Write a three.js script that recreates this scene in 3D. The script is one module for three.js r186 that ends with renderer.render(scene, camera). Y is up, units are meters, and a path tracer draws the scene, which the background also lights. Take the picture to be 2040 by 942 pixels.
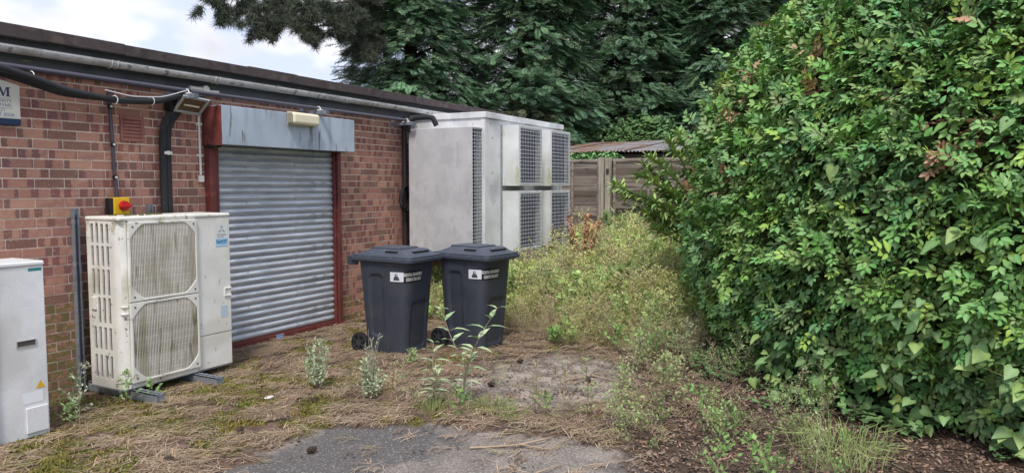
import * as THREE from 'three';
import { mergeGeometries } from 'three/addons/utils/BufferGeometryUtils.js';
import { RoundedBoxGeometry } from 'three/addons/geometries/RoundedBoxGeometry.js';
import { ImprovedNoise } from 'three/addons/math/ImprovedNoise.js';

// ---------------------------------------------------------------- camera, sky, sun, exposure
const scene = new THREE.Scene();
const YAW = 28.3 * Math.PI / 180, PITCH = 3.92 * Math.PI / 180;
const CAM = new THREE.Vector3(0, 1.62, 5.84);
const camera = new THREE.PerspectiveCamera(35.46, 1024 / 472, 0.1, 600);
camera.position.copy(CAM);
camera.lookAt(CAM.x + Math.cos(YAW) * Math.cos(PITCH), CAM.y - Math.sin(PITCH), CAM.z - Math.sin(YAW) * Math.cos(PITCH));
scene.add(camera);

const renderer = new THREE.WebGLRenderer({ antialias: true });
renderer.toneMapping = THREE.LinearToneMapping;
renderer.toneMappingExposure = 1.38;
renderer.shadowMap.enabled = true;

const PN = new ImprovedNoise();
const nz = (x, y, z = 0) => PN.noise(x, y, z);
const clamp = (x, a = 0, b = 1) => Math.min(b, Math.max(a, x));
const sst = (a, b, x) => { const t = clamp((x - a) / (b - a)); return t * t * (3 - 2 * t); };
const lerp = (a, b, t) => a + (b - a) * t;
function fbm(x, y, z = 0, o = 4) { let s = 0, a = 0.5, f = 1; for (let i = 0; i < o; i++) { s += a * nz(x * f + i * 17.3, y * f - i * 9.1, z * f + i * 4.7); a *= 0.5; f *= 2.03; } return s; }

function makeSky() {
  const W = 2048, H = 1024, d = new Float32Array(W * H * 4);
  for (let r = 0; r < H; r++) for (let c = 0; c < W; c++) {
    const el = ((r + 0.5) / H - 0.5) * Math.PI, az = ((c + 0.5) / W) * 2 * Math.PI;
    const y = Math.sin(el), x = Math.cos(el) * Math.cos(az), z = Math.cos(el) * Math.sin(az);
    const up = Math.max(0, y);
    let R = lerp(0.64, 0.42, Math.pow(up, 0.6)), G = lerp(0.68, 0.54, Math.pow(up, 0.6)), B = lerp(0.84, 0.80, Math.pow(up, 0.6));
    const q = fbm(x * 4.6 + 3.1, y * 8.5, z * 4.6 + 1.7, 6) + 0.22 * nz(x * 1.3, y * 2 + 5, z * 1.3);
    const cl = sst(-0.09, 0.07, q);
    const tone = 0.90 + 0.55 * fbm(x * 7 + 9, y * 12, z * 7, 5);
    const k = cl * 0.92;
    R = lerp(R, 0.90 * tone, k); G = lerp(G, 0.90 * tone, k); B = lerp(B, 0.97 * tone, k);
    if (y < 0) { const g = sst(0, -0.08, y); R = lerp(R, 0.2, g); G = lerp(G, 0.2, g); B = lerp(B, 0.18, g); }
    const i = (r * W + c) * 4; d[i] = R; d[i + 1] = G; d[i + 2] = B; d[i + 3] = 1;
  }
  const t = new THREE.DataTexture(d, W, H, THREE.RGBAFormat, THREE.FloatType);
  t.mapping = THREE.EquirectangularReflectionMapping; t.magFilter = THREE.LinearFilter; t.minFilter = THREE.LinearFilter;
  t.colorSpace = THREE.LinearSRGBColorSpace; t.needsUpdate = true;
  return t;
}
scene.background = makeSky();
scene.environment = scene.background;
const sun = new THREE.DirectionalLight(0xfff8ee, 2.3);
sun.position.set(-3, 16, 7.5); sun.target.position.set(7, 0, 3);
sun.castShadow = true; sun.shadow.radius = 22; sun.shadow.mapSize.set(2048, 2048);
Object.assign(sun.shadow.camera, { left: -16, right: 16, top: 16, bottom: -16, near: 1, far: 60 });
scene.add(sun, sun.target);

// ---------------------------------------------------------------- helpers
let seed = 12345;
function rnd() { seed |= 0; seed = seed + 0x6D2B79F5 | 0; let t = Math.imul(seed ^ seed >>> 15, 1 | seed); t = t + Math.imul(t ^ t >>> 7, 61 | t) ^ t; return ((t ^ t >>> 14) >>> 0) / 4294967296; }
const rr = (a, b) => a + (b - a) * rnd();
const pick = (a) => a[Math.floor(rnd() * a.length)];
const V = (x, y, z) => new THREE.Vector3(x, y, z);
const UPV = V(0, 1, 0);
const lin = (hex) => { const c = new THREE.Color(hex); return [c.r, c.g, c.b]; };

const taken = new Map();
function numbered(n) { const k = taken.get(n) || 0; taken.set(n, k + 1); return k ? n + '_' + String(k).padStart(3, '0') : n; }
function tag(o, label, category, group) { o.userData.label = label; o.userData.category = category; if (group) o.userData.group = group; return o; }
function thing(name, label, category, p = [0, 0, 0], turn = 0, group) {
  const o = new THREE.Group(); o.name = numbered(name); o.position.set(...p); o.rotation.y = turn; scene.add(o);
  return tag(o, label, category, group);
}
function mesh(name, geo, mat, parent = scene) {
  const g = Array.isArray(geo) ? merge(geo) : geo;
  const m = new THREE.Mesh(g, mat); m.name = parent === scene ? numbered(name) : name; parent.add(m); return m;
}
function structure(name, geo, mat) { const m = mesh(name, geo, mat); m.userData.kind = 'structure'; return m; }
function merge(list) {
  const out = list.map((g) => { const n = g.index ? g.toNonIndexed() : g.clone(); for (const k of Object.keys(n.attributes)) if (!['position', 'normal', 'uv'].includes(k)) n.deleteAttribute(k); return n; });
  return mergeGeometries(out);
}
function uvBox(g) {
  const n = g.index ? g.toNonIndexed() : g; const p = n.attributes.position, no = n.attributes.normal, uv = new Float32Array(p.count * 2);
  for (let i = 0; i < p.count; i++) {
    const ax = Math.abs(no.getX(i)), ay = Math.abs(no.getY(i)), az = Math.abs(no.getZ(i));
    let u, v;
    if (ay > ax && ay > az) { u = p.getX(i); v = p.getZ(i); } else if (ax > az) { u = p.getZ(i); v = p.getY(i); } else { u = p.getX(i); v = p.getY(i); }
    uv[2 * i] = u; uv[2 * i + 1] = v;
  }
  n.setAttribute('uv', new THREE.BufferAttribute(uv, 2)); return n;
}
// box from minimum to maximum corner, optional rounding
function box(x0, x1, y0, y1, z0, z1, r = 0) {
  const w = x1 - x0, h = y1 - y0, d = z1 - z0;
  const g = r > 0 ? new RoundedBoxGeometry(w, h, d, 2, Math.min(r, w / 2.01, h / 2.01, d / 2.01)) : new THREE.BoxGeometry(w, h, d);
  g.translate((x0 + x1) / 2, (y0 + y1) / 2, (z0 + z1) / 2); return uvBox(g);
}
function tube(points, r, seg = 24, sides = 8) {
  const c = points.length === 2 ? new THREE.LineCurve3(V(...points[0]), V(...points[1])) : new THREE.CatmullRomCurve3(points.map((p) => V(...p)), false, 'catmullrom', 0.3);
  return new THREE.TubeGeometry(c, points.length === 2 ? 1 : seg, r, sides, false);
}
function cyl(r0, r1, h, x, y, z, axis = 'y', sides = 16) {
  const g = new THREE.CylinderGeometry(r1, r0, h, sides);
  if (axis === 'x') g.rotateZ(Math.PI / 2); if (axis === 'z') g.rotateX(Math.PI / 2);
  g.translate(x, y, z); return g;
}
function shapeXY(pts) { return new THREE.Shape(pts.map(([a, b]) => new THREE.Vector2(a, b))); }
function rectPath(x0, x1, y0, y1) { return new THREE.Path([[x0, y0], [x0, y1], [x1, y1], [x1, y0]].map(([a, b]) => new THREE.Vector2(a, b))); }
// builds leafy geometry with vertex colours
class MB {
  constructor() { this.p = []; this.c = []; this.i = []; }
  v(p, c) { this.p.push(p.x, p.y, p.z); this.c.push(c[0], c[1], c[2]); return this.p.length / 3 - 1; }
  tri(a, b, c) { this.i.push(a, b, c); }
  leaf(o, d, n, len, wid, col, opt = {}) {
    const rows = opt.rows || OVATE, fold = opt.fold ?? 0.25, droop = opt.droop ?? 0.2, mid = opt.mid || col.map((x) => x * 1.25);
    const s = V().crossVectors(d, n).normalize(), m = V().crossVectors(s, d).normalize();
    let prev = null;
    for (const [tm, te, w] of rows) {
      const a = (t, k) => V().copy(o).addScaledVector(d, len * t).addScaledVector(m, -droop * len * t * t + Math.abs(k) * fold).addScaledVector(s, k);
      const row = w === 0 ? [this.v(a(tm, 0), mid)] : [this.v(a(te, -w * wid / 2), col), this.v(a(tm, 0), mid), this.v(a(te, w * wid / 2), col)];
      if (prev) {
        if (prev.length === 1 && row.length === 3) { this.tri(prev[0], row[1], row[0]); this.tri(prev[0], row[2], row[1]); }
        else if (prev.length === 3 && row.length === 3) for (const k of [0, 1]) { this.tri(prev[k], prev[k + 1], row[k]); this.tri(prev[k + 1], row[k + 1], row[k]); }
        else if (prev.length === 3) { this.tri(prev[0], prev[1], row[0]); this.tri(prev[1], prev[2], row[0]); }
      }
      prev = row;
    }
  }
  strip(a, b, n, w0, w1, col) {
    const d = V().subVectors(b, a), s = V().crossVectors(d, n).normalize();
    const i0 = this.v(V().copy(a).addScaledVector(s, -w0 / 2), col), i1 = this.v(V().copy(a).addScaledVector(s, w0 / 2), col), i2 = this.v(V().copy(b).addScaledVector(s, w1 / 2), col), i3 = this.v(V().copy(b).addScaledVector(s, -w1 / 2), col);
    this.tri(i0, i1, i2); this.tri(i0, i2, i3);
  }
  rhomb(a, b, n, w, col, at = 0.4) {
    const d = V().subVectors(b, a), s = V().crossVectors(d, n).normalize(), m = V().copy(a).addScaledVector(d, at);
    const i0 = this.v(a, col), i1 = this.v(V().copy(m).addScaledVector(s, w / 2), col), i2 = this.v(b, col), i3 = this.v(V().copy(m).addScaledVector(s, -w / 2), col);
    this.tri(i0, i1, i2); this.tri(i0, i2, i3);
  }
  stem(pts, r0, r1, col, sides = 4) {
    let prev = null;
    pts.forEach((p, k) => {
      const t = k / (pts.length - 1), r = lerp(r0, r1, t), d = V().subVectors(pts[Math.min(k + 1, pts.length - 1)], pts[Math.max(k - 1, 0)]).normalize();
      const a = Math.abs(d.y) < 0.9 ? V().crossVectors(d, UPV).normalize() : V().crossVectors(d, V(1, 0, 0)).normalize(), b = V().crossVectors(d, a);
      const ring = []; for (let j = 0; j < sides; j++) { const an = j / sides * 2 * Math.PI; ring.push(this.v(V().copy(p).addScaledVector(a, Math.cos(an) * r).addScaledVector(b, Math.sin(an) * r), col)); }
      if (prev) for (let j = 0; j < sides; j++) { const q = (j + 1) % sides; this.tri(prev[j], ring[j], prev[q]); this.tri(prev[q], ring[j], ring[q]); }
      prev = ring;
    });
  }
  geo() {
    const g = new THREE.BufferGeometry();
    g.setAttribute('position', new THREE.Float32BufferAttribute(this.p, 3)); g.setAttribute('color', new THREE.Float32BufferAttribute(this.c, 3)); g.setIndex(this.i);
    g.computeVertexNormals(); return g;
  }
}
const OVATE = [[0, 0, 0], [0.2, 0.2, 0.72], [0.45, 0.45, 1], [0.75, 0.75, 0.62], [1, 1, 0]];
const LANCE = [[0, 0, 0], [0.15, 0.15, 0.6], [0.4, 0.4, 1], [0.7, 0.7, 0.6], [1, 1, 0]];
const HEART = [[0, -0.16, 0.5], [0.08, 0.0, 0.92], [0.3, 0.28, 1], [0.65, 0.62, 0.6], [1, 1, 0]];
const randDir = () => { const z = rr(-1, 1), a = rr(0, 6.2832), s = Math.sqrt(1 - z * z); return V(s * Math.cos(a), z, s * Math.sin(a)); };
function basis(o, d, n, scale) { // x = side, y = normal, z = direction
  const s = V().crossVectors(n, d).normalize(), m = V().crossVectors(d, s).normalize();
  return new THREE.Matrix4().makeBasis(s, m, d.clone().normalize()).scale(V(scale, scale, scale)).setPosition(o);
}
function instanced(name, geo, mat, list, parent, stuff = true) { // list of [matrix, color]
  const m = new THREE.InstancedMesh(geo, mat, list.length); m.name = parent === scene ? numbered(name) : name;
  const c = new THREE.Color();
  list.forEach(([mx, col], i) => { m.setMatrixAt(i, mx); c.setRGB(col[0], col[1], col[2]); m.setColorAt(i, c); });
  if (stuff) m.userData.kind = 'stuff';
  parent.add(m); return m;
}

// ---------------------------------------------------------------- textures and materials
function dataTex(W, H, fn, srgb = true) {
  const d = new Uint8Array(W * H * 4);
  for (let y = 0; y < H; y++) for (let x = 0; x < W; x++) { const c = fn(x / W, y / H, x, y), i = (y * W + x) * 4; d[i] = clamp(c[0], 0, 255); d[i + 1] = clamp(c[1], 0, 255); d[i + 2] = clamp(c[2], 0, 255); d[i + 3] = 255; }
  const t = new THREE.DataTexture(d, W, H); t.magFilter = THREE.LinearFilter; t.minFilter = THREE.LinearMipmapLinearFilter; t.generateMipmaps = true;
  t.wrapS = t.wrapT = THREE.MirroredRepeatWrapping; if (srgb) t.colorSpace = THREE.SRGBColorSpace; t.needsUpdate = true; return t;
}
function canvasTex(w, h, draw) {
  const c = document.createElement('canvas'); c.width = w; c.height = h; draw(c.getContext('2d'), w, h);
  const t = new THREE.CanvasTexture(c); t.colorSpace = THREE.SRGBColorSpace; return t;
}
const std = (color, roughness = 0.8, extra = {}) => new THREE.MeshStandardMaterial({ color, roughness, ...extra });
const mixc = (a, b, t) => [lerp(a[0], b[0], t), lerp(a[1], b[1], t), lerp(a[2], b[2], t)];
// generic weathered surface, one texture per base colour; size = metres covered
function weathered(base, marks, size, opt = {}) {
  const S = opt.px || 384, ox = rr(0, 90);
  const t = dataTex(S, S, (u, v) => {
    let c = base.slice(); const x = u * size, y = v * size;
    const g = 1 + (opt.vary ?? 0.08) * 2 * fbm(x * 3 + ox, y * 3, 1, 4) + (opt.grain ?? 0.04) * (rnd() - 0.5) * 2;
    c = c.map((k) => k * g);
    for (const [col, amt, sx, sy, lo, hi] of marks) { const m = sst(lo, hi, fbm(x * sx + ox * 2, y * sy + 7, col[0] * 0.1, 5)); c = mixc(c, col, m * amt); }
    return c;
  });
  t.repeat.set(1 / size, 1 / size);
  return std(0xffffff, opt.rough ?? 0.7, { map: t, metalness: opt.metal ?? 0, ...(opt.extra || {}) });
}
const M = {
  mortar: weathered([228, 211, 194], [[[180, 164, 148], 0.6, 5, 5, 0, 0.3]], 2, { rough: 0.95, grain: 0.1 }),
  felt: weathered([72, 64, 65], [[[104, 90, 84], 0.6, 7, 9, 0.02, 0.3], [[40, 36, 38], 0.7, 3, 3, 0.05, 0.3]], 1.5, { rough: 0.95, grain: 0.16 }),
  fascia: weathered([78, 83, 88], [[[52, 58, 66], 0.7, 3, 6, 0, 0.3], [[140, 140, 80], 0.8, 6, 18, 0.27, 0.36]], 2, { rough: 0.6 }),
  gutter: weathered([190, 190, 190], [[[140, 136, 124], 0.6, 4, 9, 0.0, 0.28], [[80, 76, 68], 0.6, 11, 14, 0.16, 0.34]], 1.6, { rough: 0.6 }),
  black: std(0x16171a, 0.6), rubber: std(0x121316, 0.75), lagging: weathered([34, 36, 40], [[[60, 64, 66], 0.5, 12, 12, 0.1, 0.35]], 0.6, { rough: 0.8 }),
  conduit: std(0x4a4754, 0.32), brownpipe: std(0x2a2224, 0.5),
  galv: weathered([150, 158, 168], [[[116, 124, 134], 0.7, 14, 14, 0, 0.25], [[190, 196, 204], 0.5, 20, 20, 0.1, 0.3]], 0.6, { rough: 0.45, metal: 0.5 }),
  red: weathered([106, 54, 52], [[[90, 42, 41], 0.7, 5, 3, 0, 0.3], [[160, 84, 76], 0.5, 10, 10, 0.12, 0.3]], 1.2, { rough: 0.55 }),
  housing: weathered([168, 180, 194], [[[140, 150, 162], 0.6, 10, 1.2, 0.02, 0.3], [[92, 96, 92], 0.75, 16, 2.2, 0.22, 0.36]], 1.9, { rough: 0.5, px: 512 }),
  slat: weathered([190, 196, 204], [[[138, 146, 158], 0.55, 2.5, 16, 0, 0.25], [[196, 202, 210], 0.5, 9, 22, 0.05, 0.3], [[120, 118, 104], 0.6, 6, 10, 0.2, 0.36]], 1.7, { rough: 0.36, metal: 0.3, px: 512 }),
  acBody: weathered([222, 221, 214], [[[178, 174, 150], 0.7, 2.2, 1.4, 0.06, 0.34], [[126, 126, 84], 0.75, 6, 4, 0.2, 0.38], [[90, 84, 60], 0.7, 22, 16, 0.26, 0.4]], 1.6, { rough: 0.5, px: 512 }),
  acPanel: weathered([224, 225, 220], [[[206, 204, 192], 0.6, 2, 2, 0.05, 0.3], [[150, 146, 120], 0.5, 18, 12, 0.29, 0.4]], 1.5, { rough: 0.45 }),
  acGrille: weathered([216, 213, 204], [[[140, 132, 102], 0.6, 9, 1.6, 0.0, 0.3], [[92, 86, 58], 0.7, 16, 2.6, 0.12, 0.34]], 0.9, { rough: 0.6, px: 512 }),
  acWhite: weathered([220, 222, 224], [[[196, 196, 192], 0.6, 3, 1.5, 0.05, 0.35]], 1.4, { rough: 0.4 }),
  dark: std(0x14161a, 0.8), coil: std(0x3c3c3c, 0.6, { metalness: 0.4 }),
  coilBlue: std(0x34384e, 0.55, { metalness: 0.3 }),
  chill: weathered([214, 215, 217], [[[178, 180, 184], 0.6, 3, 2, 0, 0.3], [[150, 112, 84], 0.7, 9, 9, 0.3, 0.4]], 2, { rough: 0.5 }),
  chillGrey: weathered([184, 184, 186], [[[164, 164, 168], 0.4, 9, 6, 0, 0.26], [[150, 152, 142], 0.3, 14, 4, 0.16, 0.34]], 2, { rough: 0.7, px: 512, grain: 0.05 }),
  hood: weathered([208, 210, 210], [[[190, 192, 178], 0.35, 4, 2, 0.08, 0.34], [[150, 158, 108], 0.6, 7, 2, 0.16, 0.4]], 3, { rough: 0.55, px: 640 }),
  bin: weathered([53, 58, 69], [[[66, 69, 75], 0.5, 4, 4, 0, 0.3], [[112, 112, 112], 0.5, 34, 4, 0.3, 0.42], [[120, 116, 108], 0.6, 30, 30, 0.33, 0.4]], 1.6, { rough: 0.5, grain: 0.05 }),
  binLid: weathered([65, 71, 84], [[[86, 88, 94], 0.5, 5, 5, 0, 0.3], [[128, 126, 118], 0.5, 26, 26, 0.28, 0.4]], 1.2, { rough: 0.48, grain: 0.05 }),
  white: std(0xdedcd6, 0.45), cream: std(0xe4dcc0, 0.4), yellow: std(0xd8ae1e, 0.5), knob: std(0xb3141c, 0.4), terracotta: weathered([146, 98, 90], [[[122, 80, 74], 0.6, 20, 20, 0, 0.3]], 0.5, { rough: 0.9 }),
  concrete: weathered([150, 142, 130], [[[112, 106, 92], 0.7, 4, 4, 0, 0.3], [[90, 96, 60], 0.6, 6, 6, 0.2, 0.35]], 1.2, { rough: 0.95, grain: 0.1 }),
  wood: weathered([160, 150, 141], [[[92, 80, 73], 0.75, 1.2, 30, 0.0, 0.26], [[162, 150, 138], 0.6, 1.2, 34, 0.04, 0.26], [[52, 44, 42], 0.6, 3, 9, 0.28, 0.4]], 3.2, { rough: 0.9, px: 768 }),
  postWood: weathered([164, 156, 142], [[[128, 120, 106], 0.7, 26, 1.6, 0, 0.25], [[104, 104, 84], 0.5, 4, 3, 0.15, 0.35]], 1.2, { rough: 0.92 }),
  tin: weathered([132, 132, 136], [[[128, 98, 80], 0.9, 1.6, 1.2, -0.1, 0.12], [[92, 62, 48], 0.7, 5, 5, 0.1, 0.3]], 3, { rough: 0.75, px: 512 }),
  shedWall: weathered([70, 62, 56], [[[48, 42, 40], 0.6, 6, 2, 0, 0.3]], 1.5, { rough: 0.9 }),
  bark: weathered([86, 66, 56], [[[52, 40, 36], 0.8, 9, 2, 0, 0.25]], 1, { rough: 0.95 }),
  glass: std(0x6a5c4c, 0.12, { metalness: 0.4 }), flood: std(0x55585e, 0.4, { metalness: 0.4 }),
};
const leafMat = (o = {}) => new THREE.MeshPhysicalMaterial({ vertexColors: true, roughness: 0.5, side: THREE.DoubleSide, ...o });
const L = { glossy: leafMat({ roughness: 0.5, specularIntensity: 0.6 }), matte: leafMat({ roughness: 0.75 }), soft: leafMat({ roughness: 0.9, transmission: 0.25, thickness: 0 }), needle: leafMat({ roughness: 0.85 }) };

// ---------------------------------------------------------------- ground
const bEdge = [[2.33, 3.62], [2.54, 3.83], [3.0, 4.05], [3.5, 4.2], [3.84, 4.27], [4.2, 4.27], [9, 4.27]];
function pl(t, x) { if (x <= t[0][0]) return t[0][1]; for (let i = 1; i < t.length; i++) if (x <= t[i][0]) return lerp(t[i - 1][1], t[i][1], (x - t[i - 1][0]) / (t[i][0] - t[i - 1][0])); return t[t.length - 1][1]; }
const mulchEdge = [[-2, 5.9], [2.5, 5.5], [3.3, 5.0], [3.94, 4.55], [4.45, 4.2], [5.4, 4.1], [6.3, 3.65], [7.1, 3.5], [20, 3.2]];
function zone(X, Z) {
  const w = 0.2 * fbm(X * 2.3, Z * 2.3, 3, 3) + 0.1 * nz(X * 8, Z * 8, 1) + 0.05 * nz(X * 23, Z * 23, 4);
  const asphalt = sst(-0.03, 0.05, Math.min(Z + w - 2.36 - 0.06 * (3.6 - X) * 0.5, pl(bEdge, Z) - X + w));
  const mulch = sst(-0.12, 0.12, Z + w * 1.5 - pl(mulchEdge, X));
  const ex = (X - 5.5) / 1.05, ez = (Z - 3.22) / 0.78;
  const slab = sst(1.05, 0.72, Math.sqrt(ex * ex + ez * ez) + w * 1.6) * (1 - mulch);
  const a2 = asphalt * (1 - mulch);
  const litter = clamp(1 - a2 - mulch - slab);
  const moss = sst(-0.02, 0.2, fbm(X * 2.6 + 4, Z * 2.6, 9, 5) + 0.28 * sst(5.2, 3.8, X) * sst(2.7, 1.5, Z) - 0.09) * litter;
  return { asphalt: a2, mulch, slab, litter, moss };
}
function groundY(X, Z) { return -0.02 * sst(4.6, 3.2, X) - 0.035 * sst(1.25, 0.7, Z) * sst(4.95, 4.5, X) + 0.012 * fbm(X * 1.1, Z * 1.1, 2, 3) + 0.012 * zone(X, Z).litter; }
const YX0 = 0, YX1 = 13, YZ0 = -0.02, YZ1 = 10;
{
  const S = 1664;
  const tex = dataTex(S, S, (u, v) => {
    const X = lerp(YX0, YX1, u), Z = lerp(YZ0, YZ1, v), z = zone(X, Z), gr = rnd(), f1 = fbm(X * 5, Z * 5, 5, 4), f2 = nz(X * 38, Z * 38, 2), f3 = fbm(X * 1.3, Z * 1.3, 8, 3);
    let a = mixc([142, 132, 124], [110, 104, 99], clamp(0.5 + f1 * 1.2 + f3));
    a = mixc(a, [82, 80, 80], 0.8 * sst(0.05, 0.22, fbm(X * 1.5 + 2, Z * 1.2 + 1, 4, 4) + 0.22 * sst(0.9, 0.2, Math.hypot(X - 3.5, (Z - 2.75) * 1.4))));
    if (gr > 0.93) a = mixc(a, [196, 188, 178], 0.6); else if (gr < 0.16) a = mixc(a, [56, 54, 54], 0.5);
    let s = mixc([160, 149, 139], [104, 96, 89], clamp(0.42 + f1 * 1.9 + 0.4 * f2)); s = mixc(s, [120, 118, 84], 0.5 * sst(0.1, 0.35, fbm(X * 2, Z * 2, 6, 4)));
    if (gr > 0.94) s = mixc(s, [190, 182, 172], 0.5); else if (gr < 0.14) s = mixc(s, [60, 54, 50], 0.6);
    let l = mixc([124, 100, 82], [58, 48, 42], clamp(0.5 + f1 * 1.3 + 0.35 * f2 + (gr - 0.5) * 0.8));
    l = mixc(l, mixc([104, 102, 44], [70, 72, 34], gr), z.moss * clamp(0.8 + f2 * 0.7));
    let m = mixc([92, 72, 58], [54, 44, 38], clamp(0.5 + f1 + 0.5 * f2 + (gr - 0.5)));
    const c = [0, 1, 2].map((k) => a[k] * z.asphalt + s[k] * z.slab + l[k] * z.litter + m[k] * z.mulch);
    return c;
  });
  tex.wrapS = tex.wrapT = THREE.ClampToEdgeWrapping;
  const N = 260, g = new THREE.PlaneGeometry(YX1 - YX0, YZ1 - YZ0, N, 200); g.rotateX(-Math.PI / 2); g.translate((YX0 + YX1) / 2, 0, (YZ0 + YZ1) / 2);
  const p = g.attributes.position, uv = g.attributes.uv;
  for (let i = 0; i < p.count; i++) {
    const X = p.getX(i), Z = p.getZ(i), e = Math.min(X - YX0, YX1 - X, YZ1 - Z);
    p.setY(i, (groundY(X, Z) + 0.008 * fbm(X * 9, Z * 9, 3, 3) * (1 - zone(X, Z).asphalt)) * sst(0, 0.3, e)); uv.setXY(i, (X - YX0) / (YX1 - YX0), (Z - YZ0) / (YZ1 - YZ0));
  }
  g.computeVertexNormals();
  structure('yard_surface', g, std(0xffffff, 0.95, { map: tex }));
  const e = new THREE.PlaneGeometry(500, 500, 1, 1); e.rotateX(-Math.PI / 2); e.translate(0, -0.06, 0); uvBox(e);
  structure('ground', uvBox(e), weathered([92, 84, 62], [[[70, 78, 44], 0.7, 0.7, 0.7, 0, 0.3]], 8, { rough: 1, grain: 0.15 }));
}

// ---------------------------------------------------------------- brick building
const building = thing('brick_building', 'low red brick building with flat felt roof, gutter and roller shutter doorway', 'building', [0, 0, 0]);
const brickTex = (() => {
  const CW = 256, CH = 80, tones = [[160, 112, 100], [164, 116, 102], [148, 102, 95], [172, 127, 110], [142, 98, 93], [177, 134, 115], [157, 106, 95], [153, 112, 102]];
  const cells = []; for (let i = 0; i < 48; i++) { const a = tones[Math.floor(rnd() * 8)], b = tones[Math.floor(rnd() * 8)]; cells.push({ a, b: mixc(b, [198, 152, 130], rnd() * 0.4), d: [126 + rr(-10, 8), 86 + rr(-6, 5), 81 + rr(-6, 5)], e0: rr(-0.1, 0.34), e1: rr(0.68, 1.1), mode: rnd(), o: rr(0, 200) }); }
  const t = dataTex(CW * 4, CH * 12, (u, v, x, y) => {
    const cx = Math.floor(x / CW), cy = Math.floor(y / CH), i = cy * 4 + cx, q = cells[i], fx = (x - cx * CW) / CW, fy = (y - cy * CH) / CH, X = fx * 3.3, Y = fy;
    const w = 0.06 * fbm(X * 3 + q.o, Y * 3, 1, 3);
    let c = mixc(q.a, q.b, sst(-0.2, 0.25, fbm(X * 1.3 + q.o, Y * 1.4, 2, 3)));
    if (q.mode < 0.74) { const k = Math.max(sst(q.e0 + 0.025, q.e0 - 0.015, fx + w), sst(q.e1 - 0.025, q.e1 + 0.015, fx + w), q.mode < 0.3 ? sst(0.15, 0.11, Math.abs(fx + w - 0.5 - q.e0 * 0.3)) : 0); c = mixc(mixc(c, [190, 146, 122], 0.22), q.d, k * 0.85); }
    else if (q.mode < 0.86) c = mixc(c, q.d, 0.75);
    const grit = 1 + 0.22 * fbm(X * 14 + q.o, Y * 14, 4, 3) + 0.1 * (rnd() - 0.5); c = c.map((k) => k * grit);
    c = mixc(c, [188, 168, 152], 0.55 * sst(0.16, 0.34, fbm(X * 4 + q.o * 2, Y * 4, 7, 4)));
    if (i >= 40) c = mixc(c, mixc([118, 112, 62], [92, 98, 50], rnd()), 0.75 * sst(-0.25, 0.1, fbm(X * 2 + q.o, Y * 2, 3, 4)));
    return c;
  });
  t.wrapS = t.wrapT = THREE.ClampToEdgeWrapping; return t;
})();
const brickMat = std(0xffffff, 0.92, { map: brickTex });
const brickGeo = new Map();
function brickGeometry(i, w) {
  const key = i + '_' + w.toFixed(3); if (brickGeo.has(key)) return brickGeo.get(key);
  const g = new THREE.BoxGeometry(w, 0.0635, 0.03), p = g.attributes.position, uv = g.attributes.uv, cx = i % 4, cy = Math.floor(i / 4);
  for (let k = 0; k < p.count; k++) { const fx = (p.getX(k) + w / 2) / 0.215, fy = (p.getY(k) + 0.0325) / 0.065; uv.setXY(k, (cx + 0.01 + 0.98 * clamp(fx)) / 4, (cy + 0.02 + 0.96 * clamp(fy)) / 12); }
  brickGeo.set(key, g); return g;
}
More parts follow.
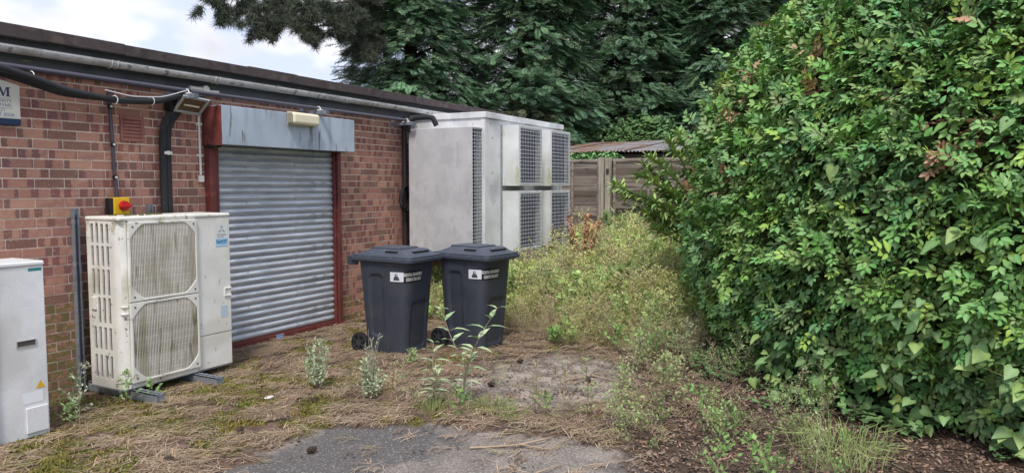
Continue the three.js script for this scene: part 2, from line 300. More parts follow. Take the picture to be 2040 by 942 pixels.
{
  const WT = 2.5, DX0 = 4.80, DX1 = 6.53, DT = 2.05;
  const wall = mesh('wall', [box(-3, DX0, -0.1, WT, -0.25, -0.003), box(DX1, 9.9, -0.1, WT, -0.25, -0.003), box(DX0, DX1, DT, WT, -0.25, -0.003)], M.mortar, building);
  mesh('rear_wall', [box(-3, 9.9, -0.1, 2.6, -6.2, -6.0), box(-3, -2.8, -0.1, 2.6, -6.0, -0.25), box(9.7, 9.9, -0.1, 2.6, -6.0, -0.25), box(4.5, 6.9, -0.1, 2.5, -0.42, -0.262)], M.mortar, building);
  const fwd = V(Math.cos(YAW), 0, -Math.sin(YAW)), rgt = V(Math.sin(YAW), 0, Math.cos(YAW));
  const px = (X, Y, Z) => { const v = V(X, Y, Z).sub(CAM), d = v.dot(fwd); return [1020 + 1473 * v.dot(rgt) / d, 370 - 1473 * v.y / d, d]; };
  const list = [];
  for (let r = 0; r < 34; r++) {
    const y = -0.05 + r * 0.075 + 0.0375; if (y + 0.03 > WT) break;
    for (let k = -1; k < 36; k++) {
      let x0 = 1.2 + k * 0.225 + (r % 2 ? 0.1125 : 0), x1 = x0 + 0.215;
      if (x1 > 7.98) x1 = 7.98; if (x0 > 7.95) continue;
      const cuts = y < DT ? [[x0, Math.min(x1, DX0 - 0.01)], [Math.max(x0, DX1 + 0.01), x1]] : [[x0, x1]];
      for (const [a, b] of cuts) if (b - a > 0.03 && b <= 7.99) {
        if (a >= 3.9 && b <= 4.17 && 0) continue;
        list.push({ x: (a + b) / 2, w: Math.min(0.215, Math.round((b - a) / 0.005) * 0.005), y });
      }
    }
  }
  for (const b of list) {
    const [u, v, d] = px(b.x, b.y, 0);
    b.hid = u < -20 || (u > 160 && u < 462 && v > 426 && v < 800) || (u < 98 && v > 515) || (u < 36 && v > 168 && v < 246) || (u > 400 && u < 700 && v > 245 && v < 300) || (u > 700 && u < 1010 && v > 500) || u > 812 || v > 770;
    b.d = d + (b.hid ? 100 : 0);
    b.i = (b.y < 0.95 && b.x < 3.7 && rnd() < sst(1.0, 0.45, b.y) * 0.95) || (b.y < 0.35 && b.x > 6.5 && rnd() < 0.35) ? 40 + Math.floor(rnd() * 8) : Math.floor(rnd() * 40);
    b.z = -0.015 + rr(-0.0015, 0.0015); b.t = rr(-0.006, 0.006);
  }
  list.sort((a, b) => a.d - b.d);
  const rest = [];
  list.forEach((b, n) => {
    const g = brickGeometry(b.i, b.w);
    if (n < 300 && !b.hid) { const m = mesh('brick', g, brickMat, wall); m.position.set(b.x, b.y, b.z + 0.002); m.rotation.z = b.t; }
    else rest.push(g.clone().rotateZ(b.t).translate(b.x, b.y, b.z + 0.002));
  });
  const rm = mesh('brickwork', rest, brickMat, wall); rm.userData.kind = 'stuff';
  // air brick with square holes
  const sh = shapeXY([[0, 0], [0.215, 0], [0.215, 0.215], [0, 0.215]]);
  for (let i = 0; i < 9; i++) for (let j = 0; j < 6; j++) { const a = 0.022 + i * 0.0195, b = 0.026 + j * 0.029; sh.holes.push(rectPath(a, a + 0.011, b, b + 0.013)); }
  const ab = mesh('air_brick', uvBox(new THREE.ExtrudeGeometry(sh, { depth: 0.016, bevelEnabled: false })), M.terracotta, building); ab.position.set(3.92, 1.995, 0.003);
  mesh('air_brick_cavity', box(3.925, 4.13, 2.0, 2.205, 0.0035, 0.006), M.dark, building);
  // roof edge, fascia, gutter
  mesh('roof', [box(-3.2, 9.72, 2.72, 2.765, -6.3, 0.12)], M.felt, building);
  const edge = []; for (let x = -3.2; x < 9.7; x += 0.645) edge.push(box(x, x + 0.648, 2.685 + rr(-0.003, 0.003), 2.775 + rr(-0.006, 0.006), 0.1, 0.142 + rr(0, 0.006), 0.006));
  mesh('roof_edge', edge, M.felt, building);
  mesh('fascia', [box(-3, 9.7, 2.47, 2.72, -0.004, 0.055), box(-3, 9.7, 2.69, 2.715, 0.055, 0.1)], M.fascia, building);
  const gp = [], R = 0.047; for (let i = 0; i <= 14; i++) { const a = -0.5 + i / 14 * (Math.PI + 0.6); gp.push([Math.cos(a) * R, -Math.sin(a) * R]); }
  for (let i = 14; i >= 0; i--) { const a = -0.5 + i / 14 * (Math.PI + 0.6); gp.push([Math.cos(a) * (R - 0.004), -Math.sin(a) * (R - 0.004)]); }
  const gg = new THREE.ExtrudeGeometry(shapeXY(gp), { depth: 12.3, bevelEnabled: false }); gg.rotateY(Math.PI / 2); gg.computeVertexNormals();
  const gutter = mesh('gutter', uvBox(gg), M.gutter, building); gutter.position.set(-3, 2.612, 0.152);
  for (const x of [3.75, 4.75, 6.55, 7.6, 8.5]) {
    const rg = new THREE.TorusGeometry(R + 0.003, 0.006, 6, 20, Math.PI * 1.1); rg.rotateZ(Math.PI - 0.15); rg.rotateY(Math.PI / 2); rg.translate(x + 3, 0, 0); rg.scale(1, 1, 1);
    mesh('gutter_joint', rg, M.gutter, gutter); mesh('gutter_joint', rg.clone().translate(0.05, 0, 0), M.gutter, gutter);
  }
}
// ---------------------------------------------------------------- roller shutter
const shutter = thing('roller_shutter', 'closed galvanised roller shutter with red side rails and grey housing box', 'shutter', [4.735, 0, 0]);
{
  const X = (a) => a - 4.735, cur = new THREE.Group();
  const prof = []; const n = 7, P = 0.0697; for (let i = 0; i <= n; i++) { const t = i / n; prof.push([0.002 + 0.024 * Math.pow(Math.sin(Math.PI * clamp(t * 0.93 + 0.04)), 0.75), t * (P - 0.006)]); }
  prof.push([0.004, P - 0.004]); prof.push([0.004, P]); prof.push([-0.01, P]); prof.push([-0.01, 0]);
  const sg = new THREE.ExtrudeGeometry(shapeXY(prof), { depth: 1.62, bevelEnabled: false }); // x = depth out of the wall, z = length
  sg.rotateY(-Math.PI / 2); sg.scale(-1, 1, 1);
  const variants = [0, 1, 2, 3, 4].map((k) => { const g = sg.clone(); const s = g.index ? g.toNonIndexed() : g; // rebuild winding after the mirror
    const p = s.attributes.position; for (let i = 0; i < p.count; i += 3) for (const q of ['getX', 'getY', 'getZ']) { const set = q.replace('get', 'set'); const b = p[q](i + 1), c = p[q](i + 2); p[set](i + 1, c); p[set](i + 2, b); }
    s.computeVertexNormals(); const u = uvBox(s), uv = u.attributes.uv; for (let i = 0; i < uv.count; i++) uv.setXY(i, uv.getX(i) + k * 0.31, uv.getY(i) * 1.4 + k * 0.173); return u; });
  const back = mesh('curtain', box(X(4.85), X(6.5), 0.02, 2.02, -0.05, -0.02), M.dark, shutter);
  for (let i = 0; i < 28; i++) { const s = mesh('slat', variants[(i * 3) % 5], M.slat, back); const bb = variants[0].boundingBox || (variants[0].computeBoundingBox(), variants[0].boundingBox); s.position.set(X(4.865) - bb.min.x, 0.075 + i * P, -0.008 + rr(-0.002, 0.002)); s.rotation.x = rr(-0.02, 0.02); }
  const bar = mesh('bottom_bar', [box(X(4.87), X(6.49), 0.0, 0.066, -0.015, 0.03, 0.004), box(X(4.87), X(6.49), 0.068, 0.076, -0.01, 0.014)], M.red, shutter);
  const st = canvasTex(128, 64, (c, w, h) => { c.fillStyle = '#9fb8d8'; c.fillRect(0, 0, w, h); c.fillStyle = '#3f74b4'; c.fillRect(4, 10, w - 8, 40); c.fillStyle = '#d8e4f0'; for (let i = 0; i < 6; i++) c.fillRect(12 + i * 18, 22 + (i * 7 % 5), 12, 14); });
  const sp = new THREE.PlaneGeometry(0.1, 0.05); sp.translate(X(5.62), 0.034, 0.0315); mesh('sticker', sp, std(0xffffff, 0.5, { map: st }), bar);
  mesh('guide_rail', [box(X(4.755), X(4.815), -0.02, 2.0, 0.002, 0.085, 0.004), box(X(4.818), X(4.872), -0.02, 2.0, -0.03, 0.06, 0.004)], M.red, shutter);
  mesh('guide_rail', [box(X(6.478), X(6.505), -0.02, 2.0, -0.03, 0.05, 0.003), box(X(6.508), X(6.565), -0.02, 2.0, 0.002, 0.075, 0.004)], M.red, shutter);
  const hs = mesh('housing', [box(X(4.745), X(5.9), 2.0, 2.355, 0.245, 0.27, 0.003), box(X(5.902), X(6.575), 2.0, 2.355, 0.245, 0.27, 0.003), box(X(4.745), X(6.575), 2.352, 2.36, 0.004, 0.262)], M.housing, shutter);
  mesh('end_plate', box(X(4.735), X(4.75), 1.99, 2.353, 0.002, 0.262, 0.003), M.red, hs);
  mesh('end_plate', box(X(6.566), X(6.578), 2.0, 2.353, 0.002, 0.26, 0.003), M.housing, hs);
  mesh('soffit', [box(X(4.752), X(6.564), 2.003, 2.012, 0.06, 0.244)], M.galv, hs);
  mesh('end_bracket', [box(X(4.728), X(4.79), 1.975, 1.995, 0.03, 0.2, 0.003), cyl(0.018, 0.018, 0.05, X(4.735), 1.985, 0.1, 'x', 10)], M.black, hs);
  mesh('sill', box(X(4.72), X(6.6), -0.12, -0.004, -0.05, 0.14, 0.012), M.concrete, shutter);
}
// ---------------------------------------------------------------- pipes and fittings on the wall
{
  const arm = (X, y, z1, label, x2 = 0.042) => { // cantilever channel arm
    const t = thing('channel_bracket', label, 'bracket', [X, y, 0], 0, 'galvanised channel arms under the eaves');
    mesh('arm', [box(-0.021, x2 - 0.021, -0.02, 0.02, 0.012, z1, 0.002)], M.galv, t); mesh('wall_plate', box(-0.03, 0.03, -0.06, 0.06, 0.002, 0.011), M.galv, t);
    mesh('end_cap', box(-0.022, x2 - 0.02, -0.021, 0.021, z1, z1 + 0.006), std(0x5d6874, 0.5), t);
    mesh('saddle', [new THREE.TorusGeometry(0.03, 0.006, 6, 14, Math.PI).rotateY(Math.PI / 2).translate(0, 0.03, z1 * 0.66), box(-0.012, 0.012, 0.02, 0.032, z1 * 0.66 - 0.05, z1 * 0.66 + 0.05)], M.white, t);
  };
  arm(4.40, 2.40, 0.36, 'galvanised channel arm above the thick black pipe bend');
  arm(6.02, 2.40, 0.38, 'galvanised channel arm above the shutter housing, right of the bulkhead light');
  arm(7.62, 2.40, 0.34, 'galvanised channel arm beside the brown downpipe');
  const pipe = (name, label, cat, pts, r, mat, group) => { const t = tube(pts, r, 60, 10); const m = mesh(name, t, mat); tag(m, label, cat, group); return m; };
  pipe('conduit_pipe', 'dark straight conduit running under the eaves above the wall sign', 'pipe', [[1.2, 2.475, 0.22], [4.42, 2.45, 0.22]], 0.022, M.conduit);
  pipe('conduit_pipe', 'dark conduit running above the shutter housing between the channel arms', 'pipe', [[4.43, 2.446, 0.24], [7.66, 2.443, 0.23]], 0.019, M.conduit);
  const hose = thing('insulated_hose', 'sagging black insulated pipe bundle under the eaves beside the sign', 'pipe', [3.0, 0, 0]);
  mesh('hose', tube([[-0.8, 2.49, 0.24], [-0.1, 2.435, 0.26], [0.33, 2.335, 0.26], [0.75, 2.30, 0.25], [1.1, 2.33, 0.24], [1.42, 2.425, 0.2]], 0.026, 70, 10), M.lagging, hose);
  mesh('hose', tube([[-0.8, 2.45, 0.16], [-0.1, 2.41, 0.17], [0.35, 2.315, 0.18], [0.8, 2.315, 0.17], [1.15, 2.36, 0.16], [1.45, 2.43, 0.14]], 0.02, 60, 8), M.lagging, hose);
  mesh('cable', tube([[0.62, 2.365, 0.285], [0.85, 2.34, 0.29], [1.12, 2.365, 0.285], [1.4, 2.45, 0.24]], 0.005, 40, 6), std(0xc9c7cf, 0.5), hose);
  for (const [x, y, z] of [[0.1, 2.41, 0.23], [0.72, 2.30, 0.25], [1.05, 2.322, 0.242]]) { const k = new THREE.TorusGeometry(0.033, 0.004, 6, 16); k.rotateY(Math.PI / 2 + 0.2); k.translate(x, y, z); mesh('cable_tie', k, M.white, hose); }
  const lag = thing('lagged_pipe', 'thick black lagged pipe bending down the brickwork behind the dirty outdoor unit', 'pipe', [4.3, 0, 0.06]);
  mesh('lagging', tube([[0.16, 2.45, 0.06], [0.14, 2.36, 0.03], [0.03, 2.2, 0], [-0.012, 2.1, 0], [-0.02, 1.9, 0], [-0.02, 1.32, 0]], 0.033, 60, 12), M.lagging, lag);
  mesh('lagging', tube([[0.2, 2.45, 0.06], [0.19, 2.36, 0.03], [0.07, 2.19, 0], [0.033, 2.1, 0], [0.026, 1.9, 0], [0.026, 1.32, 0]], 0.03, 60, 12), M.lagging, lag);
  mesh('pipe_clip', [box(-0.03, 0.045, 1.895, 1.92, 0.028, 0.04, 0.003), box(-0.005, 0.02, 1.89, 1.925, 0.03, 0.046, 0.003)], M.white, lag);
  // switch with its conduit
  const sw = thing('isolator_switch', 'yellow isolator box with red rotary knob above the dirty outdoor unit', 'switch', [3.79, 1.38, 0.02]);
  mesh('box', box(0.0, 0.14, 0.0, 0.145, 0.0, 0.07, 0.008), M.yellow, sw); mesh('side_box', box(-0.032, -0.002, 0.01, 0.14, 0.0, 0.06, 0.004), M.black, sw);
  mesh('knob', [cyl(0.042, 0.038, 0.03, 0.082, 0.075, 0.085, 'z', 22), box(0.03, 0.134, 0.062, 0.088, 0.09, 0.112, 0.005)], M.knob, sw);
  const cd = thing('wall_conduit', 'thin black conduit with round clips running down to the yellow isolator', 'pipe', [3.83, 0, 0.018]);
  mesh('pipe', tube([[0, 2.4, 0], [0.0, 2.3, 0], [0.012, 2.0, 0], [0.02, 1.75, 0], [0.028, 1.51, 0.012]], 0.014, 40, 8), M.conduit, cd);
  for (const [x, y] of [[0, 2.27], [0.013, 1.96], [0.021, 1.69]]) { const c = mesh('clip', [cyl(0.021, 0.021, 0.02, x, y, 0.01, 'z', 14)], M.black, cd); mesh('screw', cyl(0.011, 0.011, 0.006, x, y, 0.023, 'z', 10), M.white, c); }
  const wc = thing('white_conduit', 'thin white conduit with saddle clips left of the shutter below the floodlight', 'pipe', [4.695, 0, 0.016]);
  mesh('pipe', tube([[0, 2.32, 0], [0.006, 1.72, 0]], 0.012, 4, 8), M.white, wc); mesh('end_box', box(-0.02, 0.03, 1.655, 1.715, -0.012, 0.02, 0.004), M.white, wc);
  for (const y of [2.19, 1.9]) mesh('saddle', box(-0.032, 0.034, y - 0.011, y + 0.011, -0.012, 0.006, 0.002), M.white, wc);
  // floodlight
  const fl = thing('floodlight', 'grey square floodlight tilted down beside the red end of the shutter housing', 'light', [4.49, 2.34, 0.18], 0);
  const head = new THREE.Group(); head.rotation.set(0.85, -0.1, 0); head.scale.setScalar(0.98); 
  const mk = (n, g, m) => { head.updateMatrix(); const q = merge(Array.isArray(g) ? g : [g]); q.applyMatrix4(head.matrix); return mesh(n, q, m, fl); };
  const hb = mk('body', [box(-0.12, 0.12, -0.085, 0.085, -0.05, 0.0, 0.01), box(-0.08, 0.08, -0.05, 0.06, -0.09, -0.05, 0.01), ...[0, 1, 2, 3, 4].map((k) => box(-0.1 + k * 0.045, -0.085 + k * 0.045, -0.07, 0.07, -0.075, -0.05))], M.flood);
  mk('bezel', [box(-0.135, 0.135, 0.075, 0.1, 0.0, 0.02, 0.005), box(-0.135, 0.135, -0.1, -0.075, 0.0, 0.02, 0.005), box(-0.135, -0.112, -0.075, 0.075, 0.0, 0.02, 0.004), box(0.112, 0.135, -0.075, 0.075, 0.0, 0.02, 0.004)], std(0xb4b8bc, 0.35, { metalness: 0.5 }));
  mk('lens', box(-0.112, 0.112, -0.075, 0.075, 0.001, 0.006), M.glass); mk('lamp_tube', cyl(0.008, 0.008, 0.15, 0, -0.005, 0.012, 'x', 8), M.cream);
  mesh('bracket', [box(-0.02, 0.02, 0.07, 0.15, -0.06, -0.03), box(-0.02, 0.02, -0.03, 0.03, -0.175, -0.03)], M.galv, fl);
  mesh('junction', [box(-0.16, -0.06, -0.06, 0.05, -0.16, -0.06, 0.01)], M.black, fl);
  // white sensor on fascia
  const se = thing('motion_sensor', 'small white sensor with side tubes on the dark fascia', 'sensor', [4.66, 2.5, 0.06]);
  mesh('tube', cyl(0.02, 0.02, 0.13, -0.05, 0.0, 0.03, 'x', 12), M.white, se); mesh('eye', [cyl(0.036, 0.036, 0.05, 0.05, 0.0, 0.03, 'z', 18)], M.white, se); mesh('tube', cyl(0.017, 0.012, 0.12, 0.14, -0.008, 0.03, 'x', 12), M.white, se);
  // bulkhead light
  const bl = thing('bulkhead_light', 'cream oblong bulkhead light on the front of the grey shutter housing', 'light', [5.74, 2.30, 0.275]);
  mesh('diffuser', box(-0.19, 0.19, -0.058, 0.062, 0.014, 0.09, 0.03), M.cream, bl); mesh('base', box(-0.2, 0.2, -0.065, 0.07, 0.0, 0.016, 0.006), std(0xc9c2a6, 0.5), bl);
  mesh('end_cap', box(-0.208, -0.19, -0.05, 0.055, 0.01, 0.075, 0.01), std(0x8e8a78, 0.6), bl);
  // sign
  const sg = thing('wall_sign', 'cream security company sign with navy lettering and navy lower band', 'sign', [2.835, 2.06, 0.0]);
  const ss = shapeXY([[-0.27, 0.05], [0.275, 0.05], [0.275, 0.29], [0.15, 0.318], [0, 0.325], [-0.15, 0.318], [-0.27, 0.29]]);
  mesh('panel', uvBox(new THREE.ExtrudeGeometry(ss, { depth: 0.04, bevelEnabled: true, bevelSize: 0.004, bevelThickness: 0.004, bevelSegments: 2 })), std(0xd9d8d0, 0.45), sg).position.z = 0.01;
  mesh('band', box(-0.275, 0.28, 0.0, 0.05, 0.008, 0.056, 0.008), std(0x1d3558, 0.5), sg);
  const ft = canvasTex(512, 256, (c, w, h) => { c.clearRect(0, 0, w, h); c.fillStyle = '#d9d8d0'; c.fillRect(0, 0, w, h); c.fillStyle = '#243a66'; c.textAlign = 'right'; c.font = 'bold 104px serif'; c.fillText('UM', 470, 92); c.fillRect(30, 104, 450, 2); c.font = '34px sans-serif'; c.fillText('SECURITY', 472, 140); c.fillText('SYSTEMS', 472, 174); c.fillRect(30, 184, 450, 2); c.fillText('0121', 430, 214); c.fillText('51 2036', 488, 248); });
  const fp = new THREE.PlaneGeometry(0.52, 0.23); fp.translate(0, 0.172, 0.0556); mesh('lettering', fp, std(0xffffff, 0.5, { map: ft }), sg);
  // downpipe with cable loop
  const dp = thing('downpipe', 'dark brown downpipe on the brickwork against the big white cabinet', 'pipe', [7.80, 0, 0.06]);
  mesh('pipe', [tube([[0, 2.5, 0.0], [0, 0.0, 0]], 0.036, 4, 14)], M.brownpipe, dp); mesh('collar', [cyl(0.042, 0.042, 0.07, 0, 1.52, 0, 'y', 14)], M.brownpipe, dp); mesh('collar', [cyl(0.042, 0.042, 0.07, 0, 2.4, 0, 'y', 14)], M.brownpipe, dp);
  const cl = thing('cable_coil', 'loop of black cable hanging on the downpipe', 'cable', [7.73, 1.45, 0.1]);
  for (let k = 0; k < 4; k++) { const tg = new THREE.TorusGeometry(0.105 + k * 0.006, 0.009, 6, 30); tg.scale(1, 1.28, 1); tg.rotateY(rr(-0.15, 0.15)); tg.translate(rr(-0.01, 0.01), rr(-0.015, 0.015), k * 0.014); mesh('loop', tg, M.rubber, cl); }
  pipe('arched_pipe', 'black insulated pipe arching over the grey hood of the big cabinet', 'pipe', [[7.68, 2.3, 0.2], [7.69, 2.44, 0.22], [7.72, 2.475, 0.3], [7.72, 2.475, 0.5], [7.72, 2.46, 0.56], [7.74, 2.37, 0.6]], 0.034, M.lagging);
}
// ---------------------------------------------------------------- outdoor air conditioning units
function fanGrille(parent, x0, x1, y0, y1, z, mat, plates = true) { // proud grille with four corner plates
  const cx = (x0 + x1) / 2, cy = (y0 + y1) / 2, hw = (x1 - x0) / 2 - 0.012, hh = (y1 - y0) / 2 - 0.012, R = Math.min(hw, hh) * 1.19, hole = [];
  for (let i = 0; i < 96; i++) { const a = i / 96 * 2 * Math.PI, s = Math.min(R, hw / Math.abs(Math.cos(a) + 1e-9), hh / Math.abs(Math.sin(a) + 1e-9)); hole.push(new THREE.Vector2(cx + Math.cos(a) * s, cy + Math.sin(a) * s)); }
  const sh = shapeXY([[x0, y0], [x1, y0], [x1, y1], [x0, y1]]); sh.holes.push(new THREE.Path(hole));
  const fr = mesh('grille_frame', uvBox(new THREE.ExtrudeGeometry(sh, { depth: 0.018, bevelEnabled: true, bevelSize: 0.003, bevelThickness: 0.003, bevelSegments: 1 })), mat, parent); fr.position.z = z;
  const bars = [], nb = 44;
  for (let i = 1; i < nb; i++) { const x = lerp(x0, x1, i / nb), dx = Math.abs(x - cx); if (dx > R) continue; const h = Math.min(hh, Math.sqrt(Math.max(0, R * R - dx * dx))); bars.push(box(x - 0.0033, x + 0.0033, cy - h, cy + h, 0.010, 0.017)); }
  for (let j = 1; j < 11; j++) { const y = lerp(y0, y1, j / 11), dy = Math.abs(y - cy); const h = Math.min(hw, Math.sqrt(Math.max(0, R * R - dy * dy))); bars.push(box(cx - h, cx + h, y - 0.003, y + 0.003, 0.004, 0.0105)); }
  const b = mesh('grille_bars', bars, M.acGrille, fr); b.userData.kind = 'stuff';
  for (const sx of [-1, 1]) for (const sy of [-1, 1]) mesh('screw', cyl(0.008, 0.008, 0.004, cx + sx * (hw - 0.02), cy + sy * (hh - 0.02), 0.022, 'z', 10), std(0x77746c, 0.5, { metalness: 0.5 }), fr);
  const blades = []; for (let k = 0; k < 3; k++) { const g = new THREE.RingGeometry(0.06, Math.min(hw, hh) * 0.92, 14, 1, 0, 1.35); g.rotateX(0.28); g.rotateZ(k * 2.094); g.translate(cx, cy, -0.09); blades.push(g); }
  blades.push(cyl(0.07, 0.07, 0.06, cx, cy, -0.08, 'z', 20));
  const fn = mesh('fan', blades, std(0x8a877e, 0.7, { side: THREE.DoubleSide }), fr); return [fr, fn];
}
{
  const ac = thing('outdoor_unit', 'algae stained outdoor air conditioning unit with two fan grilles in front of the shutter', 'air conditioner', [3.48, 0.06, 0.2]);
  const W = 1.03, H = 1.325, D = 0.4, r = 0.075;
  // wrap: rounded front left corner, hollow behind the grilles
  const pts = [[0, 0], [0, D - r]]; for (let i = 1; i <= 8; i++) { const a = Math.PI - i / 8 * Math.PI / 2; pts.push([r + Math.cos(a) * r, D - r + Math.sin(a) * r]); }
  const out = pts.slice(2).concat([[0.062, D]]);
  const ring = [[0.0, D - r], ...out, [0.062, D - 0.02], [r, D - 0.022], [0.02, D - r]];
  const eg = new THREE.ExtrudeGeometry(shapeXY(ring.map(([a, b]) => [a, -b])), { depth: H - 0.03, bevelEnabled: false }); eg.rotateX(-Math.PI / 2);
  mesh('corner_panel', uvBox(eg), M.acBody, ac);
  // vented side panel, slots cut through
  const sh = shapeXY([[0, 0], [D - r, 0], [D - r, H - 0.03], [0, H - 0.03]]);
  const rows = [[0.07, 0.25], [0.29, 0.47], [0.50, 0.70], [0.72, 0.92], [0.94, 1.10], [1.12, 1.27]];
  for (const [a, b] of rows) for (let k = 0; k < 4; k++) { const z0 = 0.055 + k * 0.063; if (k === 0 && a > 0.48 && a < 0.71) continue; sh.holes.push(rectPath(z0, z0 + 0.03, a, b)); }
  const sgm = new THREE.ExtrudeGeometry(sh, { depth: 0.014, bevelEnabled: false }); sgm.rotateY(-Math.PI / 2); sgm.translate(0.014, 0, 0);
  const sp = mesh('side_vent_panel', uvBox(sgm), M.acBody, ac);
  const fins = []; for (let k = 0; k < 26; k++) fins.push(box(0.03, 0.06, 0.04, H - 0.06, 0.03 + k * 0.0115, 0.033 + k * 0.0115)); mesh('coil_fins', fins.concat([box(0.062, 0.07, 0.03, H - 0.05, 0.01, D - r)]), M.coil, sp);
  mesh('grip', [box(-0.012, 0.004, 0.60, 0.70, 0.04, 0.1, 0.004)], M.acBody, sp);
  // front around the grilles
  const gx0 = 0.065, gx1 = 0.675;
  const fsh = shapeXY([[0.062, 0], [0.68, 0], [0.68, H - 0.03], [0.062, H - 0.03]]); fsh.holes.push(rectPath(gx0 + 0.02, gx1 - 0.02, 0.07, 0.645), rectPath(gx0 + 0.02, gx1 - 0.02, 0.69, 1.265));
  mesh('front_panel', uvBox(new THREE.ExtrudeGeometry(fsh, { depth: 0.018, bevelEnabled: false })), M.acBody, ac).position.z = D - 0.018;
  fanGrille(ac, gx0, gx1, 0.045, 0.66, D + 0.004, M.acBody); fanGrille(ac, gx0, gx1, 0.675, 1.28, D + 0.004, M.acBody);
  mesh('inner_casing', [box(0.08, 0.67, 0.02, H - 0.05, 0.08, 0.1), box(0.665, 0.68, 0.02, H - 0.05, 0.1, D - 0.02), box(0.03, 0.66, 0.655, 0.675, 0.1, D - 0.03)], std(0x8c897e, 0.8), ac);
  const svc = mesh('service_panel', box(0.684, W, 0.29, H - 0.032, 0.0, D, 0.006), M.acPanel, ac);
  mesh('lower_panel', box(0.684, W, 0.0, 0.286, 0.0, D - 0.002, 0.006), M.acPanel, ac);
  const lt = canvasTex(256, 384, (c, w, h) => {
    c.fillStyle = '#d3d9da'; c.fillRect(0, 0, w, h); c.fillStyle = '#a9a9ab'; const d = (x, y) => { c.beginPath(); c.moveTo(x, y - 42); c.lineTo(x + 25, y); c.lineTo(x, y + 42); c.lineTo(x - 25, y); c.fill(); };
    d(128, 62); c.beginPath(); c.moveTo(128, 104); c.lineTo(103, 146); c.lineTo(52, 146); c.lineTo(78, 104); c.fill(); c.beginPath(); c.moveTo(128, 104); c.lineTo(153, 146); c.lineTo(204, 146); c.lineTo(178, 104); c.fill();
    c.fillStyle = '#4d4f55'; c.font = 'bold 34px sans-serif'; c.textAlign = 'center'; c.fillText('MITSUBISHI', 128, 196); c.fillText('ELECTRIC', 108, 232);
    c.fillStyle = '#8fc0e0'; c.fillRect(0, 250, w, 134); c.fillStyle = '#2d5f8c'; for (let i = 0; i < 7; i++) c.fillRect(12 + i * 33, 268 + (i * 37 % 20), 24, 30); for (let i = 0; i < 6; i++) c.fillRect(20 + i * 36, 312 + (i * 23 % 14), 26, 16); c.fillStyle = '#dbe9f2'; c.fillRect(10, 346, w - 20, 10);
  });
  const lp = new THREE.PlaneGeometry(0.125, 0.2); lp.translate(0.945, 1.135, D + 0.0015); mesh('maker_label', lp, std(0xffffff, 0.5, { map: lt }), svc);
  const p2 = new THREE.PlaneGeometry(0.075, 0.1); p2.translate(0.955, 0.47, D + 0.0015); mesh('notice_label', p2, std(0xb6c8d8, 0.5), svc);
  mesh('grip', [box(0.955, 1.03, 0.60, 0.61, D, D + 0.012, 0.003), box(0.955, 1.03, 0.665, 0.675, D, D + 0.012, 0.003), box(0.955, 0.962, 0.61, 0.665, D, D + 0.012, 0.002), box(0.962, 1.028, 0.61, 0.665, D - 0.001, D + 0.003)], M.acPanel, svc);
  mesh('front_grip', [box(0.012, 0.06, 0.575, 0.587, D - 0.04, D + 0.004, 0.004), box(0.014, 0.058, 0.632, 0.64, D - 0.04, D + 0.003, 0.003)], M.acBody, ac);
  mesh('top_cover', box(-0.008, W + 0.006, H - 0.032, H, -0.006, D + 0.008, 0.014), M.acBody, ac);
  mesh('base_tray', [box(0.0, W, -0.012, 0.0, 0.0, D - 0.01)], M.galv, ac);
  for (const [x, lab] of [[0.1, 'left'], [0.65, 'right']]) {
    const t = thing('support_rail', lab === 'left' ? 'galvanised support rail under the fan end of the stained outdoor unit' : 'galvanised support rail under the service panel end of the stained outdoor unit', 'rail', [3.48 + x, -0.022, 0.02]);
    mesh('channel', [box(-0.035, 0.035, 0, 0.008, 0, 0.87), box(-0.035, -0.027, 0.008, 0.07, 0, 0.87), box(0.027, 0.035, 0.008, 0.07, 0, 0.87), box(-0.035, -0.012, 0.062, 0.07, 0, 0.87), box(0.012, 0.035, 0.062, 0.07, 0, 0.87)], M.galv, t);
    mesh('end_cap', box(-0.034, 0.034, 0.003, 0.066, 0.855, 0.865), M.galv, t);
  }
  const vs = thing('channel_upright', 'upright galvanised channel on the bricks left of the stained outdoor unit', 'rail', [3.5, -0.03, 0.0]);
  mesh('channel', [box(-0.021, 0.021, 0, 1.47, 0.004, 0.01), box(-0.021, -0.015, 0, 1.47, 0.01, 0.05), box(0.015, 0.021, 0, 1.47, 0.01, 0.05)], M.galv, vs);
  const vs2 = thing('channel_upright', 'short galvanised channel end rising behind the stained outdoor unit by the lagged pipe', 'rail', [4.16, 1.1, 0.0]);
  mesh('channel', [box(-0.021, 0.021, 0, 0.36, 0.004, 0.01), box(-0.021, -0.015, 0, 0.36, 0.01, 0.04), box(0.015, 0.021, 0, 0.36, 0.01, 0.04)], M.galv, vs2);
  for (let k = 0; k < 7; k++) { const g = new THREE.IcosahedronGeometry(1, 1); g.scale(rr(0.02, 0.05), rr(0.006, 0.012), rr(0.015, 0.03)); g.translate(rr(0.05, 0.75), H + 0.002, rr(0.05, 0.3)); mesh('moss_tuft', g, std(0x54532c, 1), ac); }
  // second unit, partly out of frame
  const u2 = thing('outdoor_unit', 'clean white outdoor unit at the left edge of the yard with a slim grip recess', 'air conditioner', [1.86, -0.03, 0.45]);
  const W2 = 0.95, H2 = 1.16, D2 = 0.35;
  const f2 = shapeXY([[0, 0], [0.63, 0], [0.63, H2 - 0.03], [0, H2 - 0.03]]); f2.holes.push(rectPath(0.03, 0.60, 0.06, 0.55), rectPath(0.03, 0.60, 0.60, 1.09));
  mesh('front_panel', uvBox(new THREE.ExtrudeGeometry(f2, { depth: 0.018, bevelEnabled: false })), M.acWhite, u2).position.z = D2 - 0.018;
  fanGrille(u2, 0.015, 0.618, 0.04, 0.57, D2 + 0.004, M.acWhite); fanGrille(u2, 0.015, 0.618, 0.585, 1.105, D2 + 0.004, M.acWhite);
